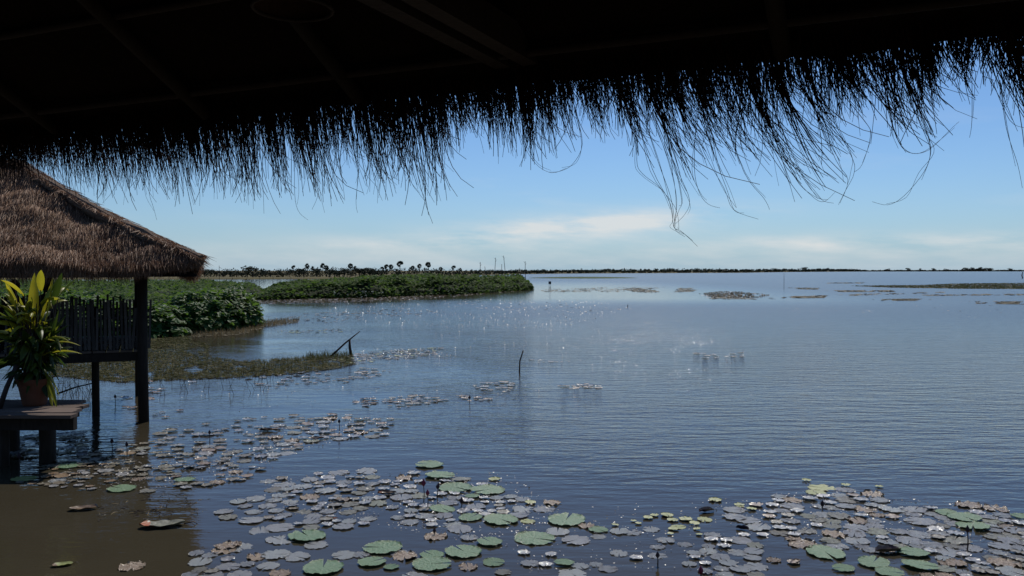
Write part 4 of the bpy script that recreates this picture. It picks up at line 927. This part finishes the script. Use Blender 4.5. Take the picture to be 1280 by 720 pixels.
# ------------------------------------------------------------------ light, sky, camera
AZ, EL = R(12), R(50)
sd = Vector((math.sin(AZ) * math.cos(EL), math.cos(AZ) * math.cos(EL), math.sin(EL)))
sl = bpy.data.lights.new('sun', 'SUN'); sl.energy = 3.6; sl.angle = R(.53); sl.color = (1, .95, .87)
so = bpy.data.objects.new('sun', sl); C.objects.link(so); so.rotation_euler = sd.to_track_quat('Z', 'Y').to_euler(); so.location = (0, 0, 40)
W = bpy.data.worlds.new('World'); SC.world = W; W.use_nodes = True; nt = W.node_tree; L = nt.links.new
bg = nt.nodes['Background']; bg.inputs[1].default_value = .075
sky = N(nt, 'ShaderNodeTexSky'); sky.sky_type = 'NISHITA'; sky.sun_disc = False; sky.sun_elevation = EL; sky.sun_rotation = AZ
sky.air_density = 1.0; sky.dust_density = .2; sky.ozone_density = 2.0; sky.altitude = 0
tc = N(nt, 'ShaderNodeTexCoord'); sx = N(nt, 'ShaderNodeSeparateXYZ'); L(tc.outputs['Generated'], sx.inputs[0])
az = math_(nt, 'ARCTAN2', sx.outputs[0], sx.outputs[1]); el = math_(nt, 'ARCSINE', sx.outputs[2])
cmb = N(nt, 'ShaderNodeCombineXYZ'); L(math_(nt, 'MULTIPLY', az, 10.0), cmb.inputs[0]); L(math_(nt, 'ADD', math_(nt, 'MULTIPLY', el, 52.0), math_(nt, 'MULTIPLY', az, 2.0)), cmb.inputs[1])
def blob(a0, e0, wa, we, sl=0.0):
    da = math_(nt, 'DIVIDE', math_(nt, 'SUBTRACT', az, R(a0)), R(wa)); de = math_(nt, 'DIVIDE', math_(nt, 'SUBTRACT', math_(nt, 'SUBTRACT', el, R(e0)), math_(nt, 'MULTIPLY', math_(nt, 'SUBTRACT', az, R(a0)), sl)), R(we))
    q = math_(nt, 'ADD', math_(nt, 'MULTIPLY', da, da), math_(nt, 'MULTIPLY', de, de))
    return math_(nt, 'POWER', 2.718, math_(nt, 'MULTIPLY', q, -1.0))
n1 = noise(nt, 1.0, 7, cmb.outputs[0], .6); n2 = noise(nt, .33, 5, cmb.outputs[0], .55)
mask = math_(nt, 'ADD', math_(nt, 'ADD', math_(nt, 'MULTIPLY', blob(4.5, 3.0, 9.0, .85, .07), 1.3), math_(nt, 'MULTIPLY', blob(-6, 1.8, 8, .5), .45)), math_(nt, 'ADD', math_(nt, 'MULTIPLY', blob(27, 1.75, 16, .6), .7), math_(nt, 'MULTIPLY', blob(0, .6, 60, 1.0), .35)))
den = math_(nt, 'MULTIPLY', mask, math_(nt, 'ADD', math_(nt, 'MULTIPLY', math_(nt, 'SUBTRACT', n2, .33), 4.0), math_(nt, 'MULTIPLY', math_(nt, 'SUBTRACT', n1, .5), 3.2)), True)
wis = math_(nt, 'MULTIPLY', math_(nt, 'MAXIMUM', math_(nt, 'SUBTRACT', n2, .56), 0.0), math_(nt, 'MULTIPLY', blob(6, 6, 45, 4), 1.1))
den = math_(nt, 'MINIMUM', math_(nt, 'ADD', math_(nt, 'MULTIPLY', den, .8), wis), .85)
def mix(f, a, b_, mode='MIX'):
    n = N(nt, 'ShaderNodeMix', data_type='RGBA', blend_type=mode)
    for k, v in (('Factor', f), ('A', a), ('B', b_)):
        i = [q for q in n.inputs if q.name == k and q.enabled][0]
        if isinstance(v, (int, float)): i.default_value = v
        elif isinstance(v, tuple): i.default_value = (*v, 1)
        else: L(v, i)
    return [q for q in n.outputs if q.enabled][0]
skc = mix(1.0, sky.outputs[0], (.66, .90, 1.22), 'MULTIPLY')
hz = math_(nt, 'POWER', 2.718, math_(nt, 'MULTIPLY', math_(nt, 'ABSOLUTE', el), -1 / R(3.2)))
skc = mix(math_(nt, 'MULTIPLY', hz, .85), skc, (4.5, 6.4, 8.1))
L(mix(den, skc, (9.9, 10.0, 9.9)), bg.inputs[0])
cam = bpy.data.cameras.new('camera'); cam.sensor_width = 36; cam.lens = 36 * F / 1280; cam.clip_start = .05; cam.clip_end = 12000
co = bpy.data.objects.new('camera', cam); C.objects.link(co); co.location = (0, 0, HC); co.rotation_euler = (R(90) - PITCH, 0, 0); SC.camera = co
vsn = SC.view_settings; vsn.view_transform = 'Standard'; vsn.look = 'None'; vsn.gamma = 1; vsn.exposure = 0.0; vsn.use_curve_mapping = False
SC.render.engine = 'CYCLES'; SC.cycles.use_denoising = True; SC.cycles.max_bounces = 8; SC.cycles.caustics_reflective = False; SC.cycles.caustics_refractive = False
